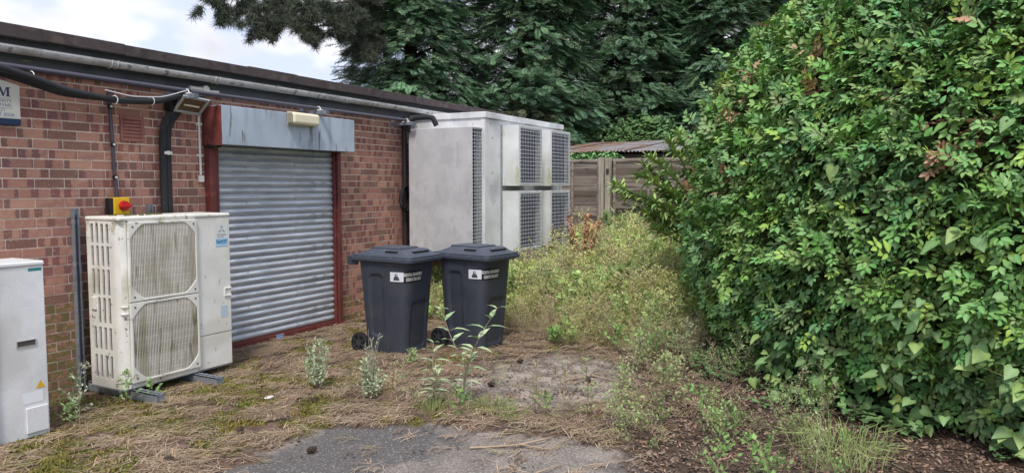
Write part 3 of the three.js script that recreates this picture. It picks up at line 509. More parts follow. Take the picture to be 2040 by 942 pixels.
  mesh('inner_casing', [box(0.0, 0.63, 0, H2 - 0.03, 0.0, 0.02), box(0.61, 0.63, 0, H2 - 0.03, 0.02, D2 - 0.02), box(0, 0.02, 0, H2 - 0.03, 0.02, D2 - 0.02), box(0.02, 0.61, 0.57, 0.585, 0.02, D2 - 0.02)], M.acWhite, u2);
  const s2 = mesh('service_panel', box(0.634, W2, 0.0, H2 - 0.032, 0, D2, 0.004), M.acWhite, u2);
  mesh('top_cover', box(-0.006, W2 + 0.006, H2 - 0.032, H2, -0.006, D2 + 0.008, 0.012), M.acWhite, u2);
  mesh('grip', [box(0.76, 0.885, 0.645, 0.65, D2, D2 + 0.006), box(0.76, 0.885, 0.605, 0.61, D2, D2 + 0.006), box(0.76, 0.766, 0.61, 0.645, D2, D2 + 0.006), box(0.879, 0.885, 0.61, 0.645, D2, D2 + 0.006)], std(0xa7a6a0, 0.5), s2);
  mesh('grip_recess', box(0.766, 0.879, 0.61, 0.645, D2 - 0.001, D2 + 0.002), std(0x4c4a46, 0.8), s2);
  const w1 = new THREE.PlaneGeometry(0.13, 0.075); w1.translate(0.85, 0.265, D2 + 0.0015); mesh('white_label', w1, std(0xe6eaf0, 0.5), s2);
  const yl = new THREE.CircleGeometry(0.034, 3, Math.PI / 2); yl.translate(0.9, 0.335, D2 + 0.0018); mesh('warning_label', yl, M.yellow, s2);
  const tl = new THREE.PlaneGeometry(0.085, 0.018); tl.translate(0.895, H2 - 0.055, D2 + 0.0015); mesh('teal_label', tl, std(0x2f7f86, 0.5), s2);
  mesh('pipe_cover', [box(0.80, 0.94, 0.03, 0.2, D2, D2 + 0.012, 0.005)], M.acWhite, s2);
}
// ---------------------------------------------------------------- big white refrigeration cabinet
function wires(x0, x1, y0, y1, z, sx, sy, r = 0.0022) { const o = []; for (let x = x0; x <= x1 + 1e-6; x += (x1 - x0) / sx) o.push(box(x - r, x + r, y0, y1, z, z + 2 * r)); for (let y = y0; y <= y1 + 1e-6; y += (y1 - y0) / sy) o.push(box(x0, x1, y - r, y + r, z + 2 * r, z + 4 * r)); return o; }
{
  const cb = thing('refrigeration_cabinet', 'big white steel refrigeration cabinet with four caged fan hoods at the end of the wall', 'cabinet', [7.95, 0, 0]);
  const B0 = 0.72, T = 2.46, ZF = 1.18, LX = 2.3;
  mesh('body', [box(0.0, LX, B0, T, 0.02, ZF - 0.012, 0.006)], M.chill, cb);
  mesh('corner_post', box(-0.006, 0.07, B0, T, ZF - 0.06, ZF, 0.004), M.chill, cb); mesh('corner_post', box(LX - 0.06, LX + 0.006, B0, T, ZF - 0.06, ZF, 0.004), M.chill, cb);
  mesh('front_panel', box(0.076, 0.40, B0 + 0.01, T - 0.01, ZF - 0.012, ZF - 0.003, 0.003), M.chill, cb);
  mesh('roof_cap', box(-0.02, LX + 0.02, T, T + 0.075, 0.0, ZF + 0.02, 0.006), M.chill, cb);
  mesh('side_rail', [box(0.40, 0.43, B0, T - 0.06, ZF - 0.01, ZF + 0.012, 0.003)], M.galv, cb);
  for (const x of [0.05, LX - 0.15]) for (const z of [0.1, ZF - 0.16]) mesh('leg', box(x, x + 0.1, -0.03, B0, z, z + 0.1, 0.004), M.galv, cb);
  // left air hood with mesh facing the yard
  const hd = mesh('intake_hood', [box(-0.25, -0.235, 0.7, 2.335, 0.2, 1.145, 0.005), box(-0.235, -0.002, 2.32, 2.335, 0.2, 1.145), box(-0.235, -0.002, 0.7, 0.715, 0.2, 1.145), box(-0.235, -0.002, 0.715, 2.32, 0.2, 0.215)], M.chillGrey, cb);
  mesh('intake_mesh', wires(-0.23, -0.01, 0.72, 2.315, 1.13, 4, 36, 0.003), std(0xb9bcc4, 0.5), hd).userData.kind = 'stuff';
  mesh('intake_coil', [...Array(10)].map((_, k) => box(-0.225 + k * 0.022, -0.221 + k * 0.022, 0.72, 2.3, 0.9, 1.05)), M.coil, hd);
  for (const [fx, fy, name] of [[0.425, 1.62, 0], [1.365, 1.62, 1], [0.425, 0.78, 0], [1.365, 0.78, 1]]) {
    const w = 0.67, h = 0.775, p = 0.238, g = 0.008, z0 = ZF + 0.002;
    const hm = mesh('fan_hood', [box(fx, fx + g, fy, fy + h, z0, z0 + p), box(fx + w - g, fx + w, fy, fy + h, z0, z0 + p), box(fx + g, fx + w - g, fy + h - g, fy + h, z0, z0 + p), box(fx + g, fx + w - g, fy, fy + g, z0, z0 + p),
      box(fx - 0.002, fx + 0.05, fy - 0.002, fy + h + 0.002, z0 + p, z0 + p + 0.012, 0.003), box(fx + w - 0.05, fx + w + 0.002, fy - 0.002, fy + h + 0.002, z0 + p, z0 + p + 0.012, 0.003), box(fx + 0.05, fx + w - 0.05, fy + h - 0.04, fy + h + 0.002, z0 + p, z0 + p + 0.011), box(fx + 0.05, fx + w - 0.05, fy - 0.002, fy + 0.045, z0 + p, z0 + p + 0.011)], M.hood, cb);
    mesh('wire_guard', wires(fx + 0.03, fx + w - 0.03, fy + 0.02, fy + h - 0.02, z0 + p + 0.012, 13, 15, 0.0026), std(0xc6c9d2, 0.45, { metalness: 0.2 }), hm).userData.kind = 'stuff';
    const fins = []; for (let k = 0; k < 24; k++) fins.push(box(fx + 0.03 + k * 0.0255, fx + 0.036 + k * 0.0255, fy + 0.03, fy + h - 0.03, z0 + 0.1, z0 + 0.15 + (k % 3) * 0.012));
    mesh('coil', fins.concat([box(fx + g, fx + w - g, fy + g, fy + h - g, z0 + 0.09, z0 + 0.1)]), M.coilBlue, hm);
  }
}
// ---------------------------------------------------------------- wheelie bins
function binSection(y, a) { // point on the body at height y and angle parameter a in 0..1, local, +z is the front
  const t = clamp(y / 0.92), hw = lerp(0.205, 0.255, t), hd = lerp(0.235, 0.305, t), n = 5.5, th = a * 2 * Math.PI, c = Math.cos(th), s = Math.sin(th);
  const k = Math.pow(Math.pow(Math.abs(c), n) + Math.pow(Math.abs(s), n), -1 / n);
  let x = c * k * hw, z = s * k * hd;
  const rec = (u, v, u0, u1, v0, v1, rad) => { const du = Math.max(u0 - u, u - u1), dv = Math.max(v0 - v, v - v1), d = du > -rad && dv > -rad ? Math.hypot(du + rad, dv + rad) - rad : Math.max(du, dv); return sst(0.004, -0.012, d); };
  const side = sst(0.72, 0.86, Math.abs(x) / hw), front = sst(0.72, 0.86, z / hd);
  x -= Math.sign(x) * 0.014 * side * rec(z, y, -0.15, 0.02, 0.28 - 0.1, 0.78, 0.05);
  z -= 0.012 * front * rec(x, y, -0.13, 0.13, 0.06, 0.52, 0.05);
  x -= Math.sign(x) * 0.004 * side * sst(0.012, 0.002, Math.abs(z - 0.05)) ;
  return V(x, y, z);
}
function makeBin(label, pos, turn) {
  const b = thing('wheelie_bin', label, 'bin', pos, turn, 'wheelie bins');
  const NA = 120, NY = 70, P = [], I = [];
  for (let j = 0; j <= NY; j++) for (let i = 0; i < NA; i++) { const y = 0.012 + j / NY * 0.915, q = binSection(y, i / NA); P.push(q.x, q.y, q.z); }
  for (let j = 0; j < NY; j++) for (let i = 0; i < NA; i++) { const a = j * NA + i, c = j * NA + (i + 1) % NA; I.push(a, a + NA, c, c, a + NA, c + NA); }
  const bc = P.length / 3; P.push(0, 0.03, 0); for (let i = 0; i < NA; i++) I.push(bc, i, (i + 1) % NA);
  const g = new THREE.BufferGeometry(); g.setAttribute('position', new THREE.Float32BufferAttribute(P, 3)); g.setIndex(I); g.computeVertexNormals();
  const uv = new Float32Array(P.length / 3 * 2); for (let i = 0; i < P.length / 3; i++) { uv[2 * i] = P[3 * i] + P[3 * i + 2]; uv[2 * i + 1] = P[3 * i + 1]; } g.setAttribute('uv', new THREE.BufferAttribute(uv, 2));
  const body = mesh('body', g, M.bin, b);
  mesh('rim', [box(-0.268, 0.268, 0.885, 0.93, 0.25, 0.325, 0.012), box(-0.272, -0.235, 0.895, 0.93, -0.31, 0.3, 0.012), box(0.235, 0.272, 0.895, 0.93, -0.31, 0.3, 0.012)], M.bin, body);
  // label wrapping the front left corner
  const patch = (a0, a1, y0, y1, off, tex) => {
    const n = 26, p = [], u = [], ix = [];
    for (let j = 0; j <= 4; j++) for (let i = 0; i <= n; i++) { const a = lerp(a0, a1, i / n), y = lerp(y0, y1, j / 4), q = binSection(y, a), q2 = binSection(y, a + 0.002), t = V().subVectors(q2, q).normalize(), no = V(t.z, 0, -t.x); if (no.dot(V(q.x, 0, q.z)) < 0) no.negate(); q.addScaledVector(no, off); p.push(q.x, q.y, q.z); u.push(i / n, j / 4); }
    for (let j = 0; j < 4; j++) for (let i = 0; i < n; i++) { const k = j * (n + 1) + i; ix.push(k, k + 1, k + n + 1, k + 1, k + n + 2, k + n + 1); }
    const q = new THREE.BufferGeometry(); q.setAttribute('position', new THREE.Float32BufferAttribute(p, 3)); q.setAttribute('uv', new THREE.Float32BufferAttribute(u, 2)); q.setIndex(ix); q.computeVertexNormals(); return mesh('label', q, std(0xffffff, 0.45, { map: tex, side: THREE.DoubleSide }), body);
  };
  const A = (x) => { for (let a = 0.25; a < 0.52; a += 0.0005) { const q = binSection(0.78, a); if (q.x <= x) return a; } return 0.4; };
  const As = (z) => { for (let a = 0.36; a < 0.52; a += 0.0005) { const q = binSection(0.78, a); if (q.z <= z) return a; } return 0.4; };
  patch(As(0.25), A(0.245), 0.715, 0.82, 0.004, binLabel).name = 'waste_label';
  patch(As(0.115), As(0.252), 0.722, 0.812, 0.0055, binSticker).name = 'picture_sticker';
  // lid
  const R = (hx, zb, zf, y, r = 0.05) => { const o = [], pts = [[-hx, zb], [hx, zb], [hx, zf], [-hx, zf]]; const cs = [[-hx + r, zb + r, Math.PI], [hx - r, zb + r, 1.5 * Math.PI], [hx - r, zf - r, 0], [-hx + r, zf - r, 0.5 * Math.PI]]; for (const [cx, cz, a0] of cs) for (let k = 0; k <= 5; k++) { const a = a0 + k / 5 * Math.PI / 2; o.push([cx + Math.cos(a) * r, y, cz + Math.sin(a) * r]); } return o; };
  const rings = [R(0.262, -0.34, 0.335, 0.905), R(0.288, -0.36, 0.362, 0.91), R(0.29, -0.36, 0.365, 0.935), R(0.278, -0.35, 0.352, 0.938), R(0.276, -0.35, 0.35, 0.96), R(0.262, -0.335, 0.335, 0.964), R(0.235, -0.30, 0.30, 0.97, 0.06), R(0.19, -0.20, 0.255, 1.012, 0.06), R(0.18, -0.18, 0.24, 1.016, 0.06)];
  const lp = [], li = [], n = rings[0].length; rings.forEach((r) => r.forEach((q) => { const front = clamp((q[2] + 0.36) / 0.72); lp.push(q[0], q[1] - 0.0 * front, q[2]); }));
  for (let j = 0; j < rings.length - 1; j++) for (let i = 0; i < n; i++) { const a = j * n + i, c = j * n + (i + 1) % n; li.push(a, a + n, c, c, a + n, c + n); }
  const tc = lp.length / 3; lp.push(0, 1.02, 0.03); for (let i = 0; i < n; i++) li.push(tc, (rings.length - 1) * n + (i + 1) % n, (rings.length - 1) * n + i);
  let lg = new THREE.BufferGeometry(); lg.setAttribute('position', new THREE.Float32BufferAttribute(lp, 3)); lg.setIndex(li); lg = lg.toNonIndexed(); lg.computeVertexNormals(); lg = uvBox(lg);
  const lid = mesh('lid', lg, M.binLid, b); lid.rotation.x = 0.012;
  mesh('lid_panel', box(-0.15, 0.15, 1.012, 1.03, -0.2, 0.14, 0.006), M.binLid, lid);
  for (const s of [-1, 1]) mesh('grip_recess', box(s * 0.205 - 0.014, s * 0.205 + 0.014, 0.975, 1.006, 0.02, 0.16, 0.004), M.black, lid);
  mesh('grip_recess', box(-0.13, 0.13, 0.975, 1.004, 0.262, 0.285, 0.004), M.black, lid);
  mesh('handle', [tube([[-0.24, 0.93, -0.33], [-0.23, 0.935, -0.4], [-0.15, 0.935, -0.415], [0.15, 0.935, -0.415], [0.23, 0.935, -0.4], [0.24, 0.93, -0.33]], 0.016, 30, 8), box(-0.26, -0.215, 0.86, 0.945, -0.405, -0.29, 0.012), box(0.215, 0.26, 0.86, 0.945, -0.405, -0.29, 0.012)], M.bin, body);
  for (const s of [-1, 1]) {
    const tg = new THREE.TorusGeometry(0.078, 0.024, 12, 32); tg.rotateY(Math.PI / 2); tg.translate(s * 0.235, 0.1, -0.27);
    const wh = mesh('wheel', [tg, cyl(0.1, 0.1, 0.03, s * 0.235, 0.1, -0.27, 'x', 30)], M.rubber, b);
    const sp = [cyl(0.03, 0.03, 0.045, s * 0.238, 0.1, -0.27, 'x', 14)]; for (let k = 0; k < 6; k++) { const q = new THREE.BoxGeometry(0.008, 0.075, 0.012); q.translate(0, 0.045, 0); q.rotateX(k * Math.PI / 3); q.translate(s * 0.255, 0.1, -0.27); sp.push(q); }
    mesh('hub', sp, std(0x34363c, 0.5), wh);
  }
  mesh('axle', cyl(0.011, 0.011, 0.46, 0, 0.1, -0.27, 'x', 10), M.galv, b);
  return b;
}
const binLabel = canvasTex(512, 110, (c, w, h) => { c.fillStyle = '#0b0b0d'; c.fillRect(0, 0, w, h); c.fillStyle = '#f2f2f2'; c.textAlign = 'center'; c.font = 'bold 46px sans-serif'; c.fillText('GENERAL NON-HAZARDOUS', 256, 50, 500); c.fillText('COMPACTABLE WASTE', 262, 98, 440); });
const binSticker = canvasTex(128, 84, (c, w, h) => { c.fillStyle = '#d5d8e2'; c.fillRect(0, 0, w, h); c.fillStyle = '#24262c'; c.beginPath(); c.moveTo(34, 72); c.lineTo(42, 44); c.quadraticCurveTo(64, 26, 84, 44); c.lineTo(94, 72); c.fill(); c.beginPath(); c.ellipse(63, 26, 15, 12, 0, 0, 7); c.fill(); c.fillStyle = '#d5d8e2'; c.beginPath(); c.ellipse(66, 27, 9, 6, 0, 0, 7); c.fill(); c.fillStyle = '#6a6e78'; c.fillRect(50, 46, 28, 4); c.fillRect(46, 56, 36, 4); });
makeBin('dark grey wheelie bin nearer the roller shutter, with the bulky wheel showing', [5.79, 0.0, 1.44], 0.0);
makeBin('dark grey wheelie bin nearer the overgrown weeds, behind the tall buddleia shoots', [6.34, 0.0, 2.0], -0.1);

// ---------------------------------------------------------------- fence and shed
{
  const f = thing('timber_fence', 'weathered lapped timber fence with a broken board behind the weeds', 'fence', [12.5, 0, 0]);
  const woodDark = M.wood.clone(); woodDark.color.setRGB(0.5, 0.46, 0.44); const woodPale = M.wood.clone(); woodPale.color.setRGB(1.0, 0.99, 0.97); M.wood.color.setRGB(0.82, 0.8, 0.78);
  const post = (z, w, d, h) => mesh('post', box(-0.06 - d, -0.06, -0.03, h, z, z + w, 0.006), M.postWood, f);
  post(0.94, 0.1, 0.1, 2.12); post(1.06, 0.1, 0.09, 2.11); post(-0.9, 0.1, 0.1, 2.12); post(2.98, 0.1, 0.1, 2.1); post(4.9, 0.1, 0.1, 2.1);
  const panel = (z0, z1, missing) => {
    let y = 0.12, k = 0;
    while (y < 2.0) { const h = [0.145, 0.175, 0.12, 0.165][k % 4]; if (!missing.includes(k)) { const g = box(-0.012, 0.008, 0, h, z0, z1); const uv = g.attributes.uv; for (let i = 0; i < uv.count; i++) uv.setXY(i, uv.getX(i) + k * 0.37, uv.getY(i) + k * 0.61); const m = mesh('board', g, [M.wood, woodDark, woodPale][(k * 7 + Math.round(z0)) % 3 < 0 ? 0 : (k * 7 + Math.abs(Math.round(z0))) % 3], f); m.position.set(-0.02 + (k % 2) * 0.012, y, 0); m.rotation.set(rr(-0.006, 0.006), 0, rr(0.15, 0.22)); } y += h - 0.012; k++; }
    mesh('capping', box(-0.06, 0.03, 2.04, 2.075, z0, z1, 0.004), M.wood, f);
    for (const zz of [z0 + 0.02, lerp(z0, z1, 0.36), lerp(z0, z1, 0.68), z1 - 0.05]) mesh('batten', box(-0.07, -0.042, 0.1, 2.04, zz, zz + 0.04, 0.003), M.wood, f);
  };
  panel(-0.8, 0.93, []); panel(1.17, 2.97, [7]); panel(3.09, 4.88, []);
  mesh('hinge_block', box(-0.175, -0.16, 1.84, 1.92, 1.09, 1.14), std(0x3d312c, 0.9), f);
  const s = thing('tin_roof_shed', 'low shed with rusty corrugated roof behind the fence', 'shed', [14, 0, -1.6]);
  mesh('wall', [box(0.25, 0.35, -0.03, 2.2, -0.6, 5.5), box(0.36, 3.3, -0.03, 2.15, -0.6, -0.5), box(0.36, 3.3, -0.03, 2.15, 5.4, 5.5), box(3.3, 3.4, -0.03, 2.5, -0.6, 5.5)], M.shedWall, s);
  for (let k = 0; k < 8; k++) {
    const w = 0.84, N = 66, pos = [], ix = [], z0 = -0.8 + k * 0.8, up = (k % 2) * 0.012;
    for (let i = 0; i <= N; i++) { const z = z0 + i / N * w, y = 0.016 * Math.cos(2 * Math.PI * i / N * 11) + up; for (const t of [0, 1]) pos.push(lerp(0, 3.6, t), lerp(2.295, 2.70, t) + y, z); }
    for (let i = 0; i < N; i++) { const a = i * 2; ix.push(a, a + 2, a + 1, a + 1, a + 2, a + 3); }
    const g = new THREE.BufferGeometry(); g.setAttribute('position', new THREE.Float32BufferAttribute(pos, 3)); g.setIndex(ix); g.computeVertexNormals(); const uv = []; for (let i = 0; i < pos.length; i += 3) uv.push(pos[i], pos[i + 2]); g.setAttribute('uv', new THREE.Float32BufferAttribute(uv, 2));
    mesh('corrugated_sheet', g, M.tin, s);
  }
  mesh('eave_beam', box(0.12, 0.2, 2.16, 2.25, -0.7, 5.6), M.shedWall, s);
}
// VEGETATION
// ---------------------------------------------------------------- ground litter
const stuffThing = (name, label, category) => { const o = new THREE.Group(); o.name = numbered(name); scene.add(o); o.userData = { label, category, kind: 'stuff' }; return o; };
{
  const o = stuffThing('pine_needle_litter', 'carpet of dry tan pine needles on the yard in front of the units and bins', 'needles');
  const geos = [0, 1, 2, 3, 4].map(() => {
    const b = new MB();
    for (let k = 0; k < 9; k++) { const a = rr(-0.9, 0.9), l = rr(0.06, 0.15), c = V(rr(-0.06, 0.06), rr(0.002, 0.012), rr(-0.06, 0.06)), d = V(Math.cos(a), 0, Math.sin(a)), bend = V(-d.z, 0, d.x).multiplyScalar(rr(-0.25, 0.25) * l);
      const p0 = V().copy(c).addScaledVector(d, -l / 2), p1 = V().copy(c).add(bend), p2 = V().copy(c).addScaledVector(d, l / 2); p1.y += rr(0, 0.018); p2.y += rr(-0.002, 0.014); p0.y += rr(-0.002, 0.01);
      const g = rr(0.35, 1.1), col = [0.56 * g, 0.435 * g, 0.32 * g]; b.strip(p0, p1, UPV, 0.0032, 0.004, col); b.strip(p1, p2, UPV, 0.004, 0.0024, col); }
    return b.geo();
  });
  const lists = geos.map(() => []);
  const tones = [[1, 1, 1], [1.08, 0.98, 0.92], [0.8, 0.72, 0.66], [0.55, 0.48, 0.42], [1.15, 1.1, 1.0], [0.85, 0.9, 0.66]];
  for (let n = 0; n < 17000; n++) {
    const X = rr(1.9, 8.2), Z = rr(0.1, 4.6), z = zone(X, Z);
    const dens = (z.litter + 0.05 * z.asphalt + 0.05 * z.slab + 0.3 * z.mulch) * sst(-0.2, 0.28, fbm(X * 3.6, Z * 3.6, 11, 4) + 0.06) * (1 - 0.6 * z.moss);
    if (rnd() > dens) continue;
    const flow = -0.5 + 1.9 * fbm(X * 0.9, Z * 0.9, 20, 2) + rr(-0.7, 0.7), q = new THREE.Quaternion().setFromEuler(new THREE.Euler(rr(-0.12, 0.12), flow, rr(-0.12, 0.12))), s = rr(0.7, 1.15);
    lists[n % 5].push([new THREE.Matrix4().compose(V(X, groundY(X, Z) + 0.002 + 0.012 * Math.abs(fbm(X * 6, Z * 6, 2, 2)), Z), q, V(s, s, s)), pick(tones)]);
  }
  geos.forEach((g, i) => instanced('needles', g, L.needle, lists[i], o));
  // moss cushions
  const mo = stuffThing('ground_moss', 'olive green moss growing through the needles near the wall', 'moss');
  const mb = new MB(); for (let k = 0; k < 26; k++) { const a = rr(0, 6.28), r = Math.sqrt(rnd()) * 0.05, p = V(Math.cos(a) * r, 0, Math.sin(a) * r), t = V(p.x + rr(-0.012, 0.012), rr(0.008, 0.022) * (1.3 - r * 14), p.z + rr(-0.012, 0.012)), g = rr(0.7, 1.3); mb.rhomb(p, t, V(rr(-1, 1), 0.2, rr(-1, 1)).normalize(), 0.012, [0.17 * g, 0.16 * g, 0.04 * g]); }
  const ml = []; for (let n = 0; n < 9000; n++) { const X = rr(2, 7), Z = rr(0.1, 3.2), z = zone(X, Z); if (rnd() > z.moss * 0.8) continue; ml.push([new THREE.Matrix4().compose(V(X, groundY(X, Z) + 0.003, Z), new THREE.Quaternion().setFromAxisAngle(UPV, rr(0, 6.3)), V(1, 1, 1).multiplyScalar(rr(0.6, 1.3))), [rr(0.8, 1.3), rr(0.85, 1.1), rr(0.6, 1.1)]]); }
  instanced('moss', mb.geo(), L.matte, ml, mo);
  // dead leaves on the bare soil by the hedge
  const dl = stuffThing('dead_leaf_litter', 'brown dead leaves and bark scraps on the soil beside the hedge', 'leaf litter');
  const db = [0, 1, 2].map(() => { const b = new MB(); for (let k = 0; k < 4; k++) { const d = V(rr(-1, 1), rr(-0.15, 0.3), rr(-1, 1)).normalize(), g = rr(0.6, 1.3); b.leaf(V(rr(-0.05, 0.05), rr(0.004, 0.02), rr(-0.05, 0.05)), d, V(rr(-0.5, 0.5), 1, rr(-0.5, 0.5)).normalize(), rr(0.018, 0.042), rr(0.009, 0.022), [0.22 * g, 0.155 * g, 0.115 * g], { fold: rr(-0.5, 0.6), droop: rr(-0.4, 0.5) }); } return b.geo(); });
  const dls = db.map(() => []);
  for (let n = 0; n < 17000; n++) { const X = rr(2.8, 8.2), Z = rr(1.6, 7), z = zone(X, Z); if (rnd() > z.mulch * 0.8 + 0.22 * z.slab + 0.05 * z.litter + 0.015 * z.asphalt) continue; dls[n % 3].push([new THREE.Matrix4().compose(V(X, groundY(X, Z), Z), new THREE.Quaternion().setFromAxisAngle(UPV, rr(0, 6.3)), V(1, 1, 1).multiplyScalar(rr(0.6, 1.2))), pick([[1, 1, 1], [0.5, 0.5, 0.5], [0.7, 0.62, 0.6], [1.3, 1.2, 1.1], [0.4, 0.36, 0.34]])]); }
  db.forEach((g, i) => instanced('dead_leaves', g, L.matte, dls[i], dl));
}
// ---------------------------------------------------------------- hedge
const HC = V(8.6, 0, 7.4), HR = 3.62;
const hedgeInset = [[0, 0.34], [0.3, 0.2], [0.6, 0.08], [1, 0], [1.9, 0.04], [2.46, 0.22], [3.05, 0.58], [3.58, 1.26], [3.95, 2.1], [4.2, 3.2]];
const lumps = (phi, y) => 0.16 * fbm(Math.cos(phi) * 5.5, y * 1.5, Math.sin(phi) * 5.5, 3);
const hedgeR = (phi, y) => HR - pl(hedgeInset, y) + lumps(phi, y);
function hedgePoint(phi, y, inset) { const r = Math.max(0.05, hedgeR(phi, y) - inset); return V(HC.x + Math.cos(phi) * r, y, HC.z + Math.sin(phi) * r); }
function hedgeNormal(phi, y) { const e = 0.06, a = hedgePoint(phi, y, 0), u = V().subVectors(hedgePoint(phi, y + e, 0), a), t = V().subVectors(hedgePoint(phi + 0.02, y, 0), a), n = V().crossVectors(u, t).normalize(); if (n.dot(V(a.x - HC.x, 0, a.z - HC.z)) < 0) n.negate(); return n; }
{
  const h = thing('hedge', 'tall rounded overgrown green hedge filling the right side of the yard', 'hedge', [0, 0, 0]);
  const pts = [[0.4, 0.02]]; for (const y of [0.05, 0.4, 0.9, 1.5, 2, 2.5, 3, 3.4, 3.7]) pts.push([Math.max(0.3, HR - pl(hedgeInset, y) - 0.62), y]); pts.push([0.02, 3.75]);
  const core = new THREE.LatheGeometry(pts.map(([a, b]) => new THREE.Vector2(a, b)), 60); const cp = core.attributes.position; for (let i = 0; i < cp.count; i++) { const x = cp.getX(i), y = cp.getY(i), z = cp.getZ(i), k = 1 + 0.05 * fbm(x * 2, y * 2, z * 2, 3); cp.setXYZ(i, x * k, y, z * k); } core.computeVertexNormals(); core.translate(HC.x, 0, HC.z);
  mesh('inner_growth', core, std(0x5c5038, 1), h);
  const lg = [0, 1, 2].map((k) => { const b = new MB(), g = 1; b.leaf(V(0, 0, 0), V(0, 0, 1), V(0, 1, 0), 1, 0.56, [0.142 * g, 0.28 * g, 0.085 * g], { fold: [0.22, 0.12, 0.35][k], droop: [0.18, 0.38, 0.05][k], mid: [0.21, 0.38, 0.125] }); return b.geo(); });
  // a shoot: list of [variant, matrix]; z is the shoot axis, y the upper side
  const shoots = [0, 1, 2, 3].map((v) => {
    const out = [], L0 = rr(0.1, 0.17), n = 3;
    for (let k = 0; k < n; k++) for (const s of [-1, 1]) {
      const t = (k + 0.6 + rr(-0.15, 0.15)) / n, len = rr(0.05, 0.085) * (1.12 - 0.25 * t), flip = k % 2 ? 0.45 : 0;
      const d = V(s * (1 - 0.2 * t), rr(-0.1, 0.25) + flip * 0.9 * s, 0.45 + 0.6 * t).normalize(), nn = V(rr(-0.25, 0.25), 1, rr(-0.1, 0.4)).normalize();
      out.push([Math.floor(rnd() * 3), basis(V(s * 0.006, rr(-0.01, 0.01), L0 * t), d, nn, len)]);
    }
    out.push([1, basis(V(0, 0, L0), V(0, 0.2, 1).normalize(), V(0, 1, 0.1).normalize(), 0.05)]);
    out.L = L0; return out;
  });
  const shootGeo = shoots.map((s) => {
    const list = s.map(([v, m]) => { const g = lg[v].clone().applyMatrix4(m); return g; });
    const st = new MB(); st.stem([V(0, -0.02, -0.12), V(0, 0, s.L * 0.5), V(0, 0.005, s.L)], 0.003, 0.0012, [0.12, 0.09, 0.05], 3); list.push(st.geo());
    return mergeGeometries(list.map((g) => g.toNonIndexed()));
  });
  const all = [];
  const add = (phi, y, inset, sc = 1) => {
    const p = hedgePoint(phi, y, inset), n = hedgeNormal(phi, y), t = randDir(); t.addScaledVector(n, -t.dot(n)).normalize();
    const d = V().copy(n).multiplyScalar(rr(0.3, 1.0)).addScaledVector(t, rr(0.3, 0.9)).add(V(0, rr(-0.35, 0.3), 0)).normalize();
    const up = V().copy(n).multiplyScalar(0.8).add(V(rr(-0.3, 0.3), rr(0.3, 0.9), rr(-0.3, 0.3))).normalize();
    const f = fbm(p.x * 1.6, p.y * 1.6, p.z * 1.6 + 8, 3), dead = fbm(p.x * 2.2 + 30, p.y * 2.2, p.z * 2.2, 3);
    let c = [rr(0.78, 1.15) + f * 0.6, rr(0.82, 1.12) + f * 0.45, rr(0.75, 1.1)]; const q = rnd();
    if (q < 0.05) c = [1.7, 1.4, 0.9]; else if (q < 0.16) c = [1.15, 1.15, 1.25];
    if (dead > 0.25 && y > 1.5 && rnd() < 0.45) c = [2.3, 0.75, 1.4];
    all.push({ m: basis(p, d, up, sc * rr(0.62, 1.08)), c, v: Math.floor(rnd() * 4), dist: p.distanceTo(CAM), vis: Math.abs(Math.atan2(p.z - CAM.z, p.x - CAM.x) + YAW) < 0.6 });
  };
  const gap = (phi, y) => fbm(Math.cos(phi) * 9 + 40, y * 3.1, Math.sin(phi) * 9, 3) > 0.21; // thin spots where the dark inside shows
  for (let n = 0; n < 24000; n++) { const phi = rr(1.9, 5.15), y = Math.pow(rnd(), 0.9) * 4.05 + 0.12; if (gap(phi, y)) { if (rnd() < 0.75) continue; } const need = hedgeR(phi, y) / HR; if (rnd() > need) continue; add(phi, y, rr(-0.05, 0.14)); }
  for (let n = 0; n < 7000; n++) { const phi = rr(1.9, 5.15), y = rr(0.25, 3.9); add(phi, y, rr(0.15, 0.42), 1.1); }
  for (let n = 0; n < 700; n++) { const phi = rr(5.15, 8.18), y = rr(0.2, 4.0); add(phi, y, rr(-0.05, 0.2), 2.0); }
  for (let n = 0; n < 220; n++) { const phi = rr(2.2, 5.1), y = rr(0.6, 3.9); add(phi, y, rr(-0.2, -0.08), 1); }
  // the leaves that show largest are single parts
  const near = all.filter((s) => s.vis && s.dist < 9).sort((a, b) => a.dist - b.dist), single = new Set(near.slice(0, 43));
  const tints = [[1, 1, 1], [0.8, 0.92, 0.85], [1.2, 1.15, 0.9], [0.9, 1.05, 1.05], [1.1, 1.1, 1.15]].map((c) => { const m = leafMat({ roughness: 0.5, specularIntensity: 0.6 }); m.color.setRGB(...c); return m; });
  let made = 0; const mm = new THREE.Matrix4();
  for (const s of single) for (const [v, m] of shoots[s.v]) { if (made++ >= 298) break; mm.multiplyMatrices(s.m, m); const q = mesh('leaf', lg[v], pick(tints), h); mm.decompose(q.position, q.quaternion, q.scale); }
  for (let v = 0; v < 4; v++) instanced('foliage', shootGeo[v], L.glossy, all.filter((s) => s.v === v && !single.has(s)).map((s) => [s.m, s.c]), h);
  const br = new MB(); for (let k = 0; k < 46; k++) { const phi = rr(2.2, 5.0), y = rr(0.9, 3.2), a = V(HC.x + rr(-1.2, 1.2), 0.0, HC.z + rr(-1.2, 1.2)), e = hedgePoint(phi, y, 0.05), m = V().addVectors(a, e).multiplyScalar(0.5).add(V(rr(-0.3, 0.3), rr(0.2, 0.6), rr(-0.3, 0.3))); const b0 = hedgePoint(phi, rr(0, 0.1), 0.75); br.stem([b0, V().lerpVectors(b0, m, 0.4).add(V(0, 0.3, 0)), V().lerpVectors(m, e, 0.6), e], 0.022, 0.004, [0.13, 0.1, 0.075], 6); }
  mesh('branches', br.geo(), L.matte, h).userData.kind = 'stuff';
}
